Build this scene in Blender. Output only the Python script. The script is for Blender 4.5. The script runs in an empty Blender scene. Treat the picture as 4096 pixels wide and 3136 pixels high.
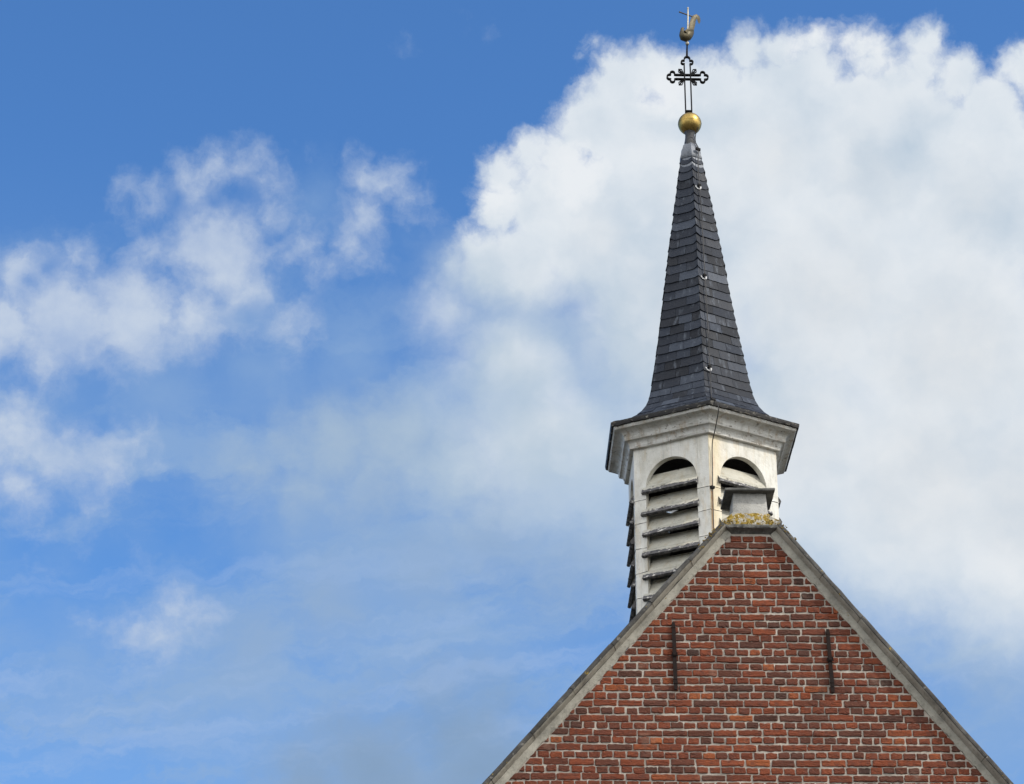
import bpy, bmesh, math, random
from mathutils import Vector, Matrix

# ------------------------------------------------------------------ camera, world, sun, exposure
scene = bpy.context.scene
COL = scene.collection
R = math.radians
cam_data = bpy.data.cameras.new("camera")
cam = bpy.data.objects.new("camera", cam_data)
COL.objects.link(cam)
cam.location = (0.0, -21.4, 1.6)
cam.rotation_euler = (R(90 + 25.6), 0.0, R(-1.2))
cam_data.sensor_width = 36.0
cam_data.lens = 36.0 * 10500.0 / 4096.0
cam_data.clip_end = 5000.0
scene.camera = cam

SUN_EL, SUN_AZ = 43.0, 122.5          # degrees; azimuth clockwise from +Y (the view direction)
SKY_STRENGTH = 0.12
EXPOSURE = 0.5
scene.view_settings.view_transform = 'Standard'
scene.view_settings.look = 'None'
scene.view_settings.gamma = 1.0
scene.view_settings.exposure = EXPOSURE

sun_data = bpy.data.lights.new("sun", 'SUN')
sun_data.energy = 2.1
sun_data.angle = R(0.53)
scene.cycles.max_bounces = 6
scene.cycles.caustics_reflective = False
scene.cycles.caustics_refractive = False
sun_data.color = (1.0, 0.93, 0.82)
sun = bpy.data.objects.new("sun", sun_data)
COL.objects.link(sun)
_sd = Vector((math.sin(R(SUN_AZ)) * math.cos(R(SUN_EL)), math.cos(R(SUN_AZ)) * math.cos(R(SUN_EL)), math.sin(R(SUN_EL))))
sun.rotation_euler = _sd.to_track_quat('Z', 'Y').to_euler()
sun.location = _sd * 60


class NT:
    """small helper for writing node trees"""
    def __init__(self, tree):
        self.t = tree
        self.n = tree.nodes
        self.l = tree.links

    def put(self, sock, v):
        if v is None:
            return
        if hasattr(v, 'is_output'):
            self.l.new(v, sock)
        else:
            sock.default_value = v

    def node(self, typ, props=None, ins=None):
        nd = self.n.new(typ)
        for k, v in (props or {}).items():
            setattr(nd, k, v)
        for k, v in (ins or {}).items():
            self.put(nd.inputs[k], v)
        return nd

    def m(self, op, a, b=None, c=None, clamp=False):
        nd = self.n.new('ShaderNodeMath')
        nd.operation = op
        nd.use_clamp = clamp
        self.put(nd.inputs[0], a)
        self.put(nd.inputs[1], b)
        self.put(nd.inputs[2], c)
        return nd.outputs[0]

    def vm(self, op, a, b=None, out=0):
        nd = self.n.new('ShaderNodeVectorMath')
        nd.operation = op
        self.put(nd.inputs[0], a)
        self.put(nd.inputs[1], b)
        return nd.outputs[out]

    def scale(self, v, s):
        nd = self.n.new('ShaderNodeVectorMath')
        nd.operation = 'SCALE'
        self.put(nd.inputs[0], v)
        self.put(nd.inputs['Scale'], s)
        return nd.outputs[0]

    def sstep(self, v, a, b, lo=0.0, hi=1.0):
        nd = self.n.new('ShaderNodeMapRange')
        nd.interpolation_type = 'SMOOTHSTEP'
        self.put(nd.inputs[0], v)
        for i, x in enumerate((a, b, lo, hi)):
            self.put(nd.inputs[i + 1], x)
        return nd.outputs[0]

    def lstep(self, v, a, b, lo=0.0, hi=1.0):
        nd = self.n.new('ShaderNodeMapRange')
        self.put(nd.inputs[0], v)
        for i, x in enumerate((a, b, lo, hi)):
            self.put(nd.inputs[i + 1], x)
        return nd.outputs[0]

    def mix(self, f, a, b, blend='MIX'):
        nd = self.n.new('ShaderNodeMix')
        nd.data_type = 'RGBA'
        nd.blend_type = blend
        self.put(nd.inputs[0], f)
        self.put(nd.inputs[6], a if hasattr(a, 'is_output') else (*a[:3], 1.0))
        self.put(nd.inputs[7], b if hasattr(b, 'is_output') else (*b[:3], 1.0))
        return nd.outputs[2]

    def noise(self, vec, scale, detail=4.0, rough=0.55, out=0, dist=0.0):
        nd = self.n.new('ShaderNodeTexNoise')
        self.put(nd.inputs['Vector'], vec)
        nd.inputs['Scale'].default_value = scale
        nd.inputs['Detail'].default_value = detail
        nd.inputs['Roughness'].default_value = rough
        nd.inputs['Distortion'].default_value = dist
        return nd.outputs[out]

    def voro(self, vec, scale, detail=0.0, rough=0.5, feat='F1', smooth=0.6):
        nd = self.n.new('ShaderNodeTexVoronoi')
        nd.feature = feat
        nd.normalize = False
        self.put(nd.inputs['Vector'], vec)
        nd.inputs['Scale'].default_value = scale
        nd.inputs['Detail'].default_value = detail
        nd.inputs['Roughness'].default_value = rough
        if feat == 'SMOOTH_F1':
            nd.inputs['Smoothness'].default_value = smooth
        return nd.outputs['Distance']

    def ramp(self, f, stops):
        nd = self.n.new('ShaderNodeValToRGB')
        el = nd.color_ramp.elements
        while len(el) < len(stops):
            el.new(0.5)
        for e, (p, c) in zip(el, stops):
            e.position = p
            e.color = (*c, 1.0)
        self.put(nd.inputs[0], f)
        return nd.outputs[0]


# ---- sky: Nishita air with clouds shaped by discs of the sky dome (azimuth, elevation, radius in degrees)
CUMULUS = [(3.21, 31.44, 1.09), (4.0, 31.04, 1.36), (3.57, 32.29, 0.93), (3.04, 33.14, 0.22), (2.6, 32.88, 0.14), (4.38, 32.43, 0.82), (4.95, 32.25, 0.9), (5.73, 31.73, 1.26), (6.53, 32.82, 0.66), (7.27, 32.78, 0.66), (8.09, 32.97, 0.56), (8.0, 32.41, 0.87), (8.88, 32.88, 0.49), (9.28, 32.88, 0.55), (9.54, 32.51, 0.6), (10.57, 32.63, 0.64), (10.42, 32.22, 0.66), (11.24, 31.93, 0.76), (11.9, 31.22, 0.93), (12.74, 32.03, 0.66), (13.45, 31.74, 1.2), (7.04, 30.48, 2.35), (9.25, 30.12, 2.51), (11.38, 29.18, 2.46), (5.31, 29.59, 2.29), (7.97, 27.4, 3.28), (10.59, 26.13, 3.55), (4.68, 27.28, 3.0), (2.23, 30.64, 0.82), (1.49, 30.76, 0.66), (0.86, 30.33, 0.71), (0.81, 29.62, 0.82), (1.82, 29.78, 1.09), (2.69, 31.4, 0.82), (0.25, 28.64, 0.66), (9.86, 23.48, 3.39), (12.13, 22.77, 3.55), (7.27, 24.45, 3.0), (1.37, 27.99, 1.58), (3.05, 28.95, 2.07), (1.09, 26.24, 1.8), (1.63, 24.61, 2.07), (-0.29, 27.33, 1.09), (0.59, 27.99, 1.36)]
FOOT = [(-0.38, 25.42, 1.09), (0.02, 23.78, 1.36), (-0.36, 28.28, 0.6), (-0.91, 27.94, 0.44), (-1.4, 27.72, 0.22), (8.71, 21.94, 2.73), (11.74, 21.19, 2.62), (1.64, 25.97, 2.07), (2.71, 24.32, 2.62), (5.11, 23.72, 3.28), (7.74, 23.34, 3.55), (10.34, 22.91, 3.71), (12.41, 23.01, 3.82), (11.21, 20.97, 2.18)]
SHADE = [(2.76, 27.87, 1.09), (3.89, 28.93, 0.82), (3.3, 27.31, 1.36), (0.54, 27.33, 1.26), (0.27, 25.97, 1.64), (1.9, 23.79, 1.64), (4.59, 24.28, 1.36), (2.19, 26.78, 1.53), (1.36, 25.43, 1.36), (3.27, 25.95, 1.64), (5.56, 28.88, 0.93), (3.59, 27.85, 0.93), (7.81, 31.24, 0.49), (9.96, 30.71, 1.09), (5.27, 31.43, 0.66), (12.15, 28.68, 0.82), (6.53, 25.84, 0.98)]
CREST = [(8.05, 33.26, 0.46), (8.72, 33.06, 0.6), (9.29, 33.01, 0.52), (9.66, 32.55, 0.38), (7.74, 32.86, 0.33), (2.51, 30.32, 0.76), (4.54, 32.0, 0.66), (0.7, 29.89, 0.55)]
SMALL = [(-7.11, 27.58, 0.82), (-5.78, 29.13, 0.6), (-4.7, 28.49, 0.6), (-7.53, 29.6, 0.25), (-7.02, 29.48, 0.44), (-6.17, 29.97, 0.66), (-5.63, 30.28, 0.38), (-4.9, 30.37, 0.44), (-4.49, 29.96, 0.49), (-4.29, 29.38, 0.49), (-5.42, 28.5, 1.26), (-6.67, 28.32, 0.6), (-4.93, 27.72, 0.82), (-5.88, 27.01, 0.93), (-7.39, 26.91, 1.36), (-8.78, 26.8, 1.42), (-9.59, 27.53, 0.82), (-8.52, 28.28, 0.38), (-9.16, 28.11, 0.33), (-8.02, 28.05, 0.33), (-9.03, 25.92, 0.71), (-10.04, 26.52, 1.09), (-2.14, 30.28, 0.55), (-1.68, 30.07, 0.55), (-1.22, 29.76, 0.38), (-0.82, 29.58, 0.19), (-2.22, 29.41, 0.66), (-2.49, 28.8, 0.49), (-2.25, 28.48, 0.33), (-3.6, 28.76, 0.44), (-3.07, 28.07, 0.38), (-3.86, 27.12, 0.49), (-9.51, 24.26, 0.93), (-8.55, 23.96, 0.82), (-9.21, 23.15, 0.66), (-7.75, 23.8, 0.76), (-7.19, 24.11, 0.44), (-6.89, 24.29, 0.27), (-7.56, 23.33, 0.44), (-6.44, 23.83, 0.14), (-5.84, 20.74, 0.52), (-5.41, 20.49, 0.41), (-6.16, 20.07, 0.49), (-7.19, 20.23, 0.33), (-7.7, 20.17, 0.19), (-6.62, 20.1, 0.38)]
HOLES = [(-5.01, 29.72, 0.3), (-5.65, 29.63, 0.19), (-6.47, 29.52, 0.16), (-9.48, 27.49, 0.27), (-9.08, 27.85, 0.22), (-2.78, 27.65, 0.33), (-4.69, 27.19, 0.33)]
WISP = [(-3.56, 30.55, 0.22), (-2.94, 30.57, 0.16), (-7.98, 22.65, 0.49), (-7.73, 22.13, 0.38), (-8.66, 21.42, 0.33), (-6.82, 21.6, 0.33), (-8.63, 22.34, 0.44), (0.1, 33.77, 0.22), (0.57, 33.56, 0.22), (-1.29, 33.1, 0.22), (2.47, 31.83, 0.16), (-3.56, 26.42, 0.55), (-4.67, 26.75, 0.49)]
HAZE = [(10.9, 18.32, 1.8), (0.57, 19.99, 1.42), (-3.14, 22.36, 1.64), (-6.48, 25.4, 1.26), (-4.36, 25.95, 1.31), (-2.47, 26.35, 1.2), (-8.32, 25.06, 0.66), (-1.8, 21.31, 2.46), (-4.83, 19.06, 2.46), (-7.86, 18.91, 1.64), (-4.69, 27.19, 1.09), (-3.41, 29.69, 0.82), (-0.81, 25.14, 1.09)]
CLEAR = [(-8.22, 20.33, 1.42), (-6.03, 22.24, 1.04), (-9.02, 22.04, 0.93), (-7.27, 21.36, 1.09), (-4.52, 18.0, 0.66), (-4.96, 21.75, 0.66), (-8.31, 24.95, 0.55)]
MID = [(-4.63, 23.77, 0.82), (-3.75, 24.35, 0.82), (-2.79, 24.38, 1.09), (-1.56, 24.69, 1.2), (-2.12, 23.58, 0.98), (-3.55, 23.38, 0.76), (-4.87, 23.21, 0.49), (-0.52, 24.05, 1.2)]
BANK = [(-1.71, 17.54, 1.26), (-0.19, 18.1, 1.26), (-2.97, 17.09, 0.93), (0.83, 18.91, 0.66), (0.58, 17.3, 1.36)]
GREY = [(-4.52, 23.77, 0.82), (-3.59, 24.41, 0.82), (-2.68, 24.39, 1.2), (-1.23, 24.53, 1.42), (0.29, 23.79, 1.42), (-1.85, 23.37, 1.09), (-3.44, 23.33, 0.87), (-0.72, 19.17, 1.09), (-1.71, 17.54, 1.75), (0.32, 17.83, 1.64), (-2.96, 16.98, 1.36), (-4.35, 19.88, 0.93), (-2.84, 21.01, 1.09), (-0.75, 21.6, 1.2), (0.83, 22.43, 1.42), (2.41, 21.88, 1.36), (10.81, 19.13, 0.82)]
SKY_HUE, SKY_SAT, SKY_VAL = 0.5, 1.0, 1.0
AIR_TINT = (0.465, 0.785, 1.10)
VEIL_COL = (0.28, 0.43, 0.67)
GREY_COL = (0.29, 0.42, 0.62)
SMALL_COL = (0.51, 0.60, 0.75)
FOOT_COL = (0.51, 0.62, 0.73)
FILL_CLOUD_COL = (2.3, 2.24, 2.12)
MID_COL = (0.385, 0.505, 0.65)
BANK_COL = (0.215, 0.325, 0.475)
CUM_EDGE = (0.77, 0.82, 0.87)
CUM_DEEP = (0.73, 0.76, 0.79)
CUM_SHADE = (0.45, 0.565, 0.69)
CUM_CREST = (0.84, 0.87, 0.90)


def build_world():
    w = bpy.data.worlds.new("World")
    scene.world = w
    w.use_nodes = True
    t = NT(w.node_tree)
    w.node_tree.nodes.clear()
    out = t.node('ShaderNodeOutputWorld')
    bg = t.node('ShaderNodeBackground')
    bg.inputs['Strength'].default_value = SKY_STRENGTH
    t.l.new(bg.outputs[0], out.inputs[0])
    sky = t.node('ShaderNodeTexSky', {'sky_type': 'NISHITA', 'sun_disc': False, 'sun_elevation': R(SUN_EL),
                                      'sun_rotation': R(SUN_AZ), 'air_density': 1.0, 'dust_density': 0.6, 'ozone_density': 2.2})
    tc = t.node('ShaderNodeTexCoord')
    dirv = t.vm('NORMALIZE', tc.outputs['Generated'])
    sep = t.node('ShaderNodeSeparateXYZ', ins={0: dirv})
    az = t.m('MULTIPLY', t.m('ARCTAN2', sep.outputs[0], sep.outputs[1]), 57.29578 * 0.9)
    el = t.m('MULTIPLY', t.m('ARCSINE', sep.outputs[2]), 57.29578)
    q = t.node('ShaderNodeCombineXYZ', ins={0: az, 1: el}).outputs[0]
    # turbulence of the air: bends every cloud edge
    wn = t.noise(q, 0.62, 3.0, 0.55, out=1)
    warp = t.scale(t.vm('SUBTRACT', wn, (0.5, 0.5, 0.5)), 1.0)
    wn2 = t.noise(q, 2.3, 4.0, 0.6, out=1)
    warp2 = t.scale(t.vm('SUBTRACT', wn2, (0.5, 0.5, 0.5)), 0.42)
    qa = t.vm('ADD', q, t.vm('ADD', t.scale(warp, 0.45), t.scale(warp2, 0.9)))
    qb = t.vm('ADD', q, t.vm('ADD', t.scale(warp, 1.05), t.scale(warp2, 1.3)))
    fine = t.noise(qa, 1.7, 7.0, 0.6)
    soft = t.noise(q, 0.55, 6.0, 0.58)
    billow = t.m('ABSOLUTE', t.m('SUBTRACT', t.noise(qa, 0.95, 5.0, 0.55), 0.5))

    def union(lst, p, k=0.30):
        s = None
        for (x, y, r) in lst:
            d = t.vm('DISTANCE', p, (x, y, 0.0), out=1)
            v = t.m('SUBTRACT', r, d)
            s = v if s is None else t.m('SMOOTH_MAX', s, v, k)
        return s

    # base air colour, tuned to the deep clear blue between the clouds
    hsv = t.node('ShaderNodeHueSaturation', ins={'Hue': SKY_HUE, 'Saturation': SKY_SAT, 'Value': SKY_VAL, 'Color': sky.outputs[0]})
    air = t.mix(1.0, hsv.outputs[0], AIR_TINT, 'MULTIPLY')
    K = 1.0 / SKY_STRENGTH / 2 ** EXPOSURE

    def col(r, g, b):
        return (r * K, g * K, b * K)

    # fill light: unseen bright clouds added over the rest of the dome (outside the view)
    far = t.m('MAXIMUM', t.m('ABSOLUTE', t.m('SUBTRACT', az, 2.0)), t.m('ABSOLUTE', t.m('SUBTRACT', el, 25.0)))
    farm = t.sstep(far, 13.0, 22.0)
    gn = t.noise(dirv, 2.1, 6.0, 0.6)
    bank = t.sstep(t.vm('DOT_PRODUCT', dirv, (0.25, -0.95, 0.15), out=1), -0.55, 0.45)  # cover weighted behind the camera, steering the added fill light
    fill_cloud = t.m('MULTIPLY', t.m('MULTIPLY', t.sstep(gn, 0.38, 0.56), bank), farm)

    # thin veils low in the sky
    rot = t.node('ShaderNodeVectorRotate', {'rotation_type': 'Z_AXIS'}, {'Vector': qb, 'Angle': R(-9)}).outputs[0]
    vstr = t.vm('MULTIPLY', rot, (0.24, 1.15, 1.0))
    vn = t.noise(vstr, 0.55, 7.0, 0.64)
    veil_amt = t.sstep(el, 31.0, 22.0)
    veil = t.m('MULTIPLY', t.m('MULTIPLY', t.sstep(vn, 0.34, 0.66), veil_amt), 0.85)
    veil = t.m('MAXIMUM', veil, t.m('MULTIPLY', veil_amt, 0.30))
    clr = t.sstep(t.m('ADD', union(CLEAR, qb), t.m('MULTIPLY', t.m('SUBTRACT', soft, 0.5), 1.5)), -0.6, 1.0, 1.0, 0.22)
    veil = t.m('MULTIPLY', veil, clr)
    c = t.mix(veil, air, col(*VEIL_COL))
    sh = union(HAZE, qb)
    ah = t.m('MULTIPLY', t.sstep(t.m('ADD', sh, t.m('MULTIPLY', t.m('SUBTRACT', soft, 0.5), 1.6)), -0.6, 1.6), 0.55)
    c = t.mix(ah, c, col(*VEIL_COL))
    # grey patches low down
    sg = union(GREY, qb)
    g = t.m('MULTIPLY', t.sstep(t.m('ADD', sg, t.m('MULTIPLY', t.m('SUBTRACT', soft, 0.5), 1.6)), -0.5, 1.5), 0.78)
    c = t.mix(g, c, col(*GREY_COL))
    # broad pale bank left of the big cloud, with a torn left edge
    sm_ = union(MID, qb, 0.5)
    am = t.m('MULTIPLY', t.sstep(t.m('ADD', sm_, t.m('MULTIPLY', t.m('SUBTRACT', fine, 0.5), 1.3)), -0.5, 1.3), t.lstep(soft, 0.3, 0.7, 0.50, 0.85))
    c = t.mix(am, c, col(*MID_COL))
    # wind-drawn streaks low down
    vs2 = t.vm('MULTIPLY', rot, (0.16, 1.5, 1.0))
    v2 = t.noise(vs2, 0.75, 7.0, 0.62)
    stq = t.m('MULTIPLY', t.m('MULTIPLY', t.sstep(v2, 0.48, 0.70), t.sstep(el, 24.5, 19.5)), 0.42)
    c = t.mix(stq, c, col(0.37, 0.51, 0.77))
    sk = union(BANK, qb)
    gk = t.m('MULTIPLY', t.sstep(t.m('ADD', sk, t.m('MULTIPLY', t.m('SUBTRACT', soft, 0.5), 2.0)), -0.9, 2.0), 0.72)
    c = t.mix(gk, c, col(*BANK_COL))
    # small broken clouds
    sb = union(SMALL, qb)
    hb = union(HOLES, qa)
    sb = t.m('ADD', sb, t.m('MULTIPLY', t.m('SUBTRACT', fine, 0.5), 1.15))
    ab = t.sstep(sb, -0.32, 0.85)
    ab = t.m('MULTIPLY', ab, t.m('SUBTRACT', 1.0, t.m('MULTIPLY', t.sstep(t.m('ADD', hb, t.m('MULTIPLY', t.m('SUBTRACT', fine, 0.5), 0.8)), -0.2, 0.3), 0.75)))
    ab = t.m('MULTIPLY', ab, t.lstep(soft, 0.3, 0.7, 0.62, 1.0))
    small = t.mix(t.sstep(t.m('ADD', sb, t.m('MULTIPLY', t.m('SUBTRACT', soft, 0.5), 1.5)), 0.2, 1.3), col(*SMALL_COL), col(0.60, 0.68, 0.79))
    c = t.mix(ab, c, small)
    # wisps
    sw = union(WISP, qb)
    aw = t.m('MULTIPLY', t.sstep(t.m('ADD', sw, t.m('MULTIPLY', t.m('SUBTRACT', fine, 0.5), 2.0)), -0.1, 0.9), 0.20)
    c = t.mix(aw, c, col(*SMALL_COL))
    # soft foot of the big cloud
    sf = union(FOOT, qb)
    af = t.m('MULTIPLY', t.sstep(t.m('ADD', sf, t.m('MULTIPLY', t.m('SUBTRACT', soft, 0.5), 1.8)), -0.7, 2.6), 0.9)
    c = t.mix(af, c, col(*FOOT_COL))
    # the big cumulus
    sc = union(CUMULUS, qa, 0.45)
    disp = t.m('ADD', t.m('MULTIPLY', t.m('SUBTRACT', fine, 0.5), 0.62), t.m('MULTIPLY', t.m('SUBTRACT', billow, 0.05), 0.9))
    scd = t.m('ADD', sc, disp)
    edge = t.sstep(q_y(t, q), 27.0, 29.3, 1.9, 0.52)
    ac = t.sstep(t.m('DIVIDE', scd, edge), -0.15, 1.0)
    shade = t.sstep(t.m('ADD', union(SHADE, qb), t.m('MULTIPLY', t.m('SUBTRACT', soft, 0.5), 2.0)), -0.8, 1.9)
    relief = t.lstep(t.noise(qa, 0.9, 7.0, 0.6), 0.3, 0.7)
    deep = t.sstep(scd, 0.5, 3.4)
    base = t.mix(t.m('MULTIPLY', deep, 0.8), col(*CUM_EDGE), col(*CUM_DEEP))
    base = t.mix(t.m('MULTIPLY', t.m('SUBTRACT', 1.0, relief), 0.28), base, col(*CUM_SHADE))
    base = t.mix(t.m('MULTIPLY', shade, 0.92), base, col(*CUM_SHADE))
    qs = t.vm('ADD', qa, (0.40, 0.50, 0.0))
    emb = t.m('SUBTRACT', t.noise(qa, 0.30, 4.0, 0.45), t.noise(qs, 0.30, 4.0, 0.45))
    near = t.sstep(scd, 4.0, 0.8, 0.40, 1.0)
    base = t.mix(t.m('MULTIPLY', t.sstep(emb, 0.0, -0.13, 0.0, 0.27), near), base, col(*CUM_SHADE))
    base = t.mix(t.m('MULTIPLY', t.sstep(emb, 0.0, 0.13, 0.0, 0.38), near), base, col(*CUM_CREST))
    crest = t.m('MULTIPLY', t.sstep(t.m('ADD', union(CREST, qa), t.m('MULTIPLY', t.m('SUBTRACT', fine, 0.5), 0.9)), -0.1, 0.45), 0.8)
    base = t.mix(crest, base, col(*CUM_CREST))
    c = t.mix(ac, c, base)
    c = t.mix(fill_cloud, c, col(*FILL_CLOUD_COL))
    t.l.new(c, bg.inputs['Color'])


def q_y(t, q):
    return t.node('ShaderNodeSeparateXYZ', ins={0: q}).outputs[1]


build_world()


# ------------------------------------------------------------------ materials
def material(name):
    m = bpy.data.materials.new(name)
    m.use_nodes = True
    t = NT(m.node_tree)
    b = m.node_tree.nodes['Principled BSDF']
    tc = t.node('ShaderNodeTexCoord')
    return m, t, b, tc.outputs['Object']


def bump(t, b, h, strength, dist):
    nd = t.node('ShaderNodeBump', ins={'Strength': strength, 'Distance': dist, 'Height': h})
    t.l.new(nd.outputs[0], b.inputs['Normal'])


def tone(t):
    a = t.node('ShaderNodeAttribute', {'attribute_name': 'tone'})
    s = t.node('ShaderNodeSeparateColor', ins={0: a.outputs['Color']})
    return s.outputs[0], s.outputs[1]


def brick_material():
    m, t, b, o = material('brick')
    ra, rb = tone(t)
    base = t.ramp(ra, [(0.0, (0.048, 0.029, 0.024)), (0.22, (0.088, 0.037, 0.026)), (0.5, (0.145, 0.042, 0.023)),
                       (0.8, (0.200, 0.054, 0.025)), (1.0, (0.275, 0.083, 0.031))])
    n1 = t.noise(o, 23.0, 5.0, 0.65)
    n2 = t.noise(t.vm('MULTIPLY', o, (1.0, 1.0, 2.4)), 60.0, 4.0, 0.6)
    c = t.mix(t.sstep(n1, 0.42, 0.70, 0.0, 0.65), base, (0.085, 0.038, 0.030))
    c = t.mix(t.sstep(n2, 0.56, 0.74, 0.0, 0.4), c, (0.30, 0.12, 0.065))
    n3 = t.noise(o, 3.1, 4.0, 0.6)
    c = t.mix(t.sstep(n3, 0.60, 0.78, 0.0, 0.40), c, (0.30, 0.22, 0.17))
    n4 = t.noise(o, 140.0, 2.0, 0.5)
    c = t.mix(t.sstep(n4, 0.66, 0.74, 0.0, 0.7), c, (0.035, 0.02, 0.018))
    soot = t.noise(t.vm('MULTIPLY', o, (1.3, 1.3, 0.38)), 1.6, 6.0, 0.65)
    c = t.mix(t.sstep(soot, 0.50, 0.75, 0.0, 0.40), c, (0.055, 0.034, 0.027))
    t.l.new(c, b.inputs['Base Color'])
    b.inputs['Roughness'].default_value = 0.9
    b.inputs['Specular IOR Level'].default_value = 0.2
    bump(t, b, t.m('ADD', t.m('MULTIPLY', n2, 1.0), t.noise(o, 40.0, 6.0, 0.7)), 0.8, 0.006)
    return m


def mortar_material():
    m, t, b, o = material('mortar')
    n1 = t.noise(o, 6.0, 6.0, 0.65)
    n2 = t.noise(o, 90.0, 3.0, 0.6)
    c = t.ramp(n1, [(0.25, (0.27, 0.24, 0.205)), (0.5, (0.41, 0.37, 0.32)), (0.75, (0.52, 0.475, 0.42))])
    c = t.mix(t.sstep(n2, 0.55, 0.72, 0.0, 0.5), c, (0.18, 0.15, 0.125))
    n3 = t.noise(o, 1.3, 4.0, 0.6)
    c = t.mix(t.sstep(n3, 0.56, 0.75, 0.0, 0.5), c, (0.20, 0.18, 0.155))
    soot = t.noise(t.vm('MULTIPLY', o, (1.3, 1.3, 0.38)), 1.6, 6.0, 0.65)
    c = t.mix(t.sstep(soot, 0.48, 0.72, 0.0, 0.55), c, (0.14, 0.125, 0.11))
    t.l.new(c, b.inputs['Base Color'])
    b.inputs['Roughness'].default_value = 0.95
    b.inputs['Specular IOR Level'].default_value = 0.15
    bump(t, b, t.noise(o, 70.0, 5.0, 0.7), 0.8, 0.006)
    return m


def stone_material(name, dark, mid, light, lichen=0.0, rough=0.9):
    m, t, b, o = material(name)
    n1 = t.noise(o, 4.5, 7.0, 0.68)
    n2 = t.noise(o, 34.0, 5.0, 0.7)
    c = t.ramp(n1, [(0.28, dark), (0.5, mid), (0.72, light)])
    c = t.mix(t.sstep(n2, 0.50, 0.72, 0.0, 0.55), c, dark)
    n3 = t.noise(o, 75.0, 3.0, 0.6)
    c = t.mix(t.sstep(n3, 0.62, 0.72, 0.0, 0.45), c, light)
    if lichen > 0:
        l1 = t.noise(o, 17.0, 5.0, 0.65)
        l2 = t.noise(o, 55.0, 3.0, 0.6)
        lc = t.ramp(l2, [(0.3, (0.08, 0.06, 0.010)), (0.5, (0.23, 0.15, 0.018)), (0.7, (0.33, 0.27, 0.11))])
        th = 0.72 - 0.26 * lichen
        c = t.mix(t.sstep(l1, th, th + 0.05), c, lc)
        l3 = t.noise(o, 21.0, 5.0, 0.7)
        c = t.mix(t.sstep(l3, 0.60, 0.65, 0.0, lichen * 0.8), c, (0.52, 0.50, 0.45))
    t.l.new(c, b.inputs['Base Color'])
    b.inputs['Roughness'].default_value = rough
    b.inputs['Specular IOR Level'].default_value = 0.25
    bump(t, b, t.m('ADD', n2, t.m('MULTIPLY', n3, 0.6)), 0.7, 0.006)
    return m


def paint_material(name, base, dirt, stain, stain_amt, flake=0.0, flake_col=(0.055, 0.052, 0.052), corner_stain=False, aniso=(1.0, 1.0, 1.0)):
    m, t, b, o = material(name)
    n1 = t.noise(t.vm('MULTIPLY', o, aniso), 4.5, 8.0, 0.70)
    n2 = t.noise(t.vm('MULTIPLY', o, (7.0, 7.0, 1.1)), 2.2, 6.0, 0.65)
    n3 = t.noise(o, 42.0, 4.0, 0.65)
    c = t.mix(t.sstep(n1, 0.40, 0.68, 0.0, 0.85), base, dirt)
    c = t.mix(t.sstep(n2, 0.50, 0.70, 0.0, stain_amt), c, stain)
    n6 = t.noise(t.vm('MULTIPLY', o, (11.0, 11.0, 0.7)), 2.0, 5.0, 0.7)
    c = t.mix(t.sstep(n6, 0.54, 0.70, 0.0, 0.55 * (0.4 + stain_amt)), c, (0.33, 0.32, 0.285))
    n5 = t.noise(t.vm('MULTIPLY', o, (3.0, 3.0, 1.3)), 6.0, 6.0, 0.7)
    c = t.mix(t.sstep(n5, 0.58, 0.74, 0.0, stain_amt), c, (0.31, 0.20, 0.105))
    c = t.mix(t.sstep(n3, 0.64, 0.74, 0.0, 0.45), c, tuple(x * 0.45 for x in dirt))
    cr = t.noise(t.vm('MULTIPLY', o, (1.0, 1.0, 0.25)), 26.0, 3.0, 0.5)
    crk = t.m('MULTIPLY', t.sstep(t.m('ABSOLUTE', t.m('SUBTRACT', cr, 0.5)), 0.011, 0.0), t.sstep(n1, 0.48, 0.58))
    c = t.mix(t.m('MULTIPLY', crk, 0.55), c, (0.12, 0.11, 0.10))
    if flake > 0:
        f = t.noise(t.vm('MULTIPLY', o, (1.0, 1.0, 1.6)), 20.0, 6.0, 0.7)
        th = 0.66 - 0.30 * flake
        c = t.mix(t.sstep(f, th, th + 0.03), c, flake_col)
    t.l.new(c, b.inputs['Base Color'])
    b.inputs['Roughness'].default_value = 0.62
    b.inputs['Specular IOR Level'].default_value = 0.35
    if corner_stain:
        d = t.m('SUBTRACT', t.vm('DOT_PRODUCT', o, (0.866, 0.5, 0.0), out=1), -0.395)
        onf = t.m('GREATER_THAN', t.vm('DOT_PRODUCT', o, (0.5, -0.866, 0.0), out=1), 0.678)
        ns = t.noise(t.vm('MULTIPLY', o, (4.0, 4.0, 0.8)), 3.0, 5.0, 0.6)
        msk = t.m('MULTIPLY', t.sstep(t.m('ADD', d, t.m('MULTIPLY', t.m('SUBTRACT', ns, 0.5), 0.25)), 0.24, 0.06), onf)
        c2 = t.mix(t.sstep(ns, 0.5, 0.66), (0.66, 0.55, 0.34), (0.60, 0.40, 0.20))
        c = t.mix(t.m('MULTIPLY', msk, 0.6), c, c2)
        t.l.new(c, b.inputs['Base Color'])
    h = t.m('ADD', t.m('MULTIPLY', t.noise(o, 7.0, 4.0, 0.5), 1.0), t.m('MULTIPLY', n3, 0.2))
    bump(t, b, h, 0.55, 0.02)
    return m


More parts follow.
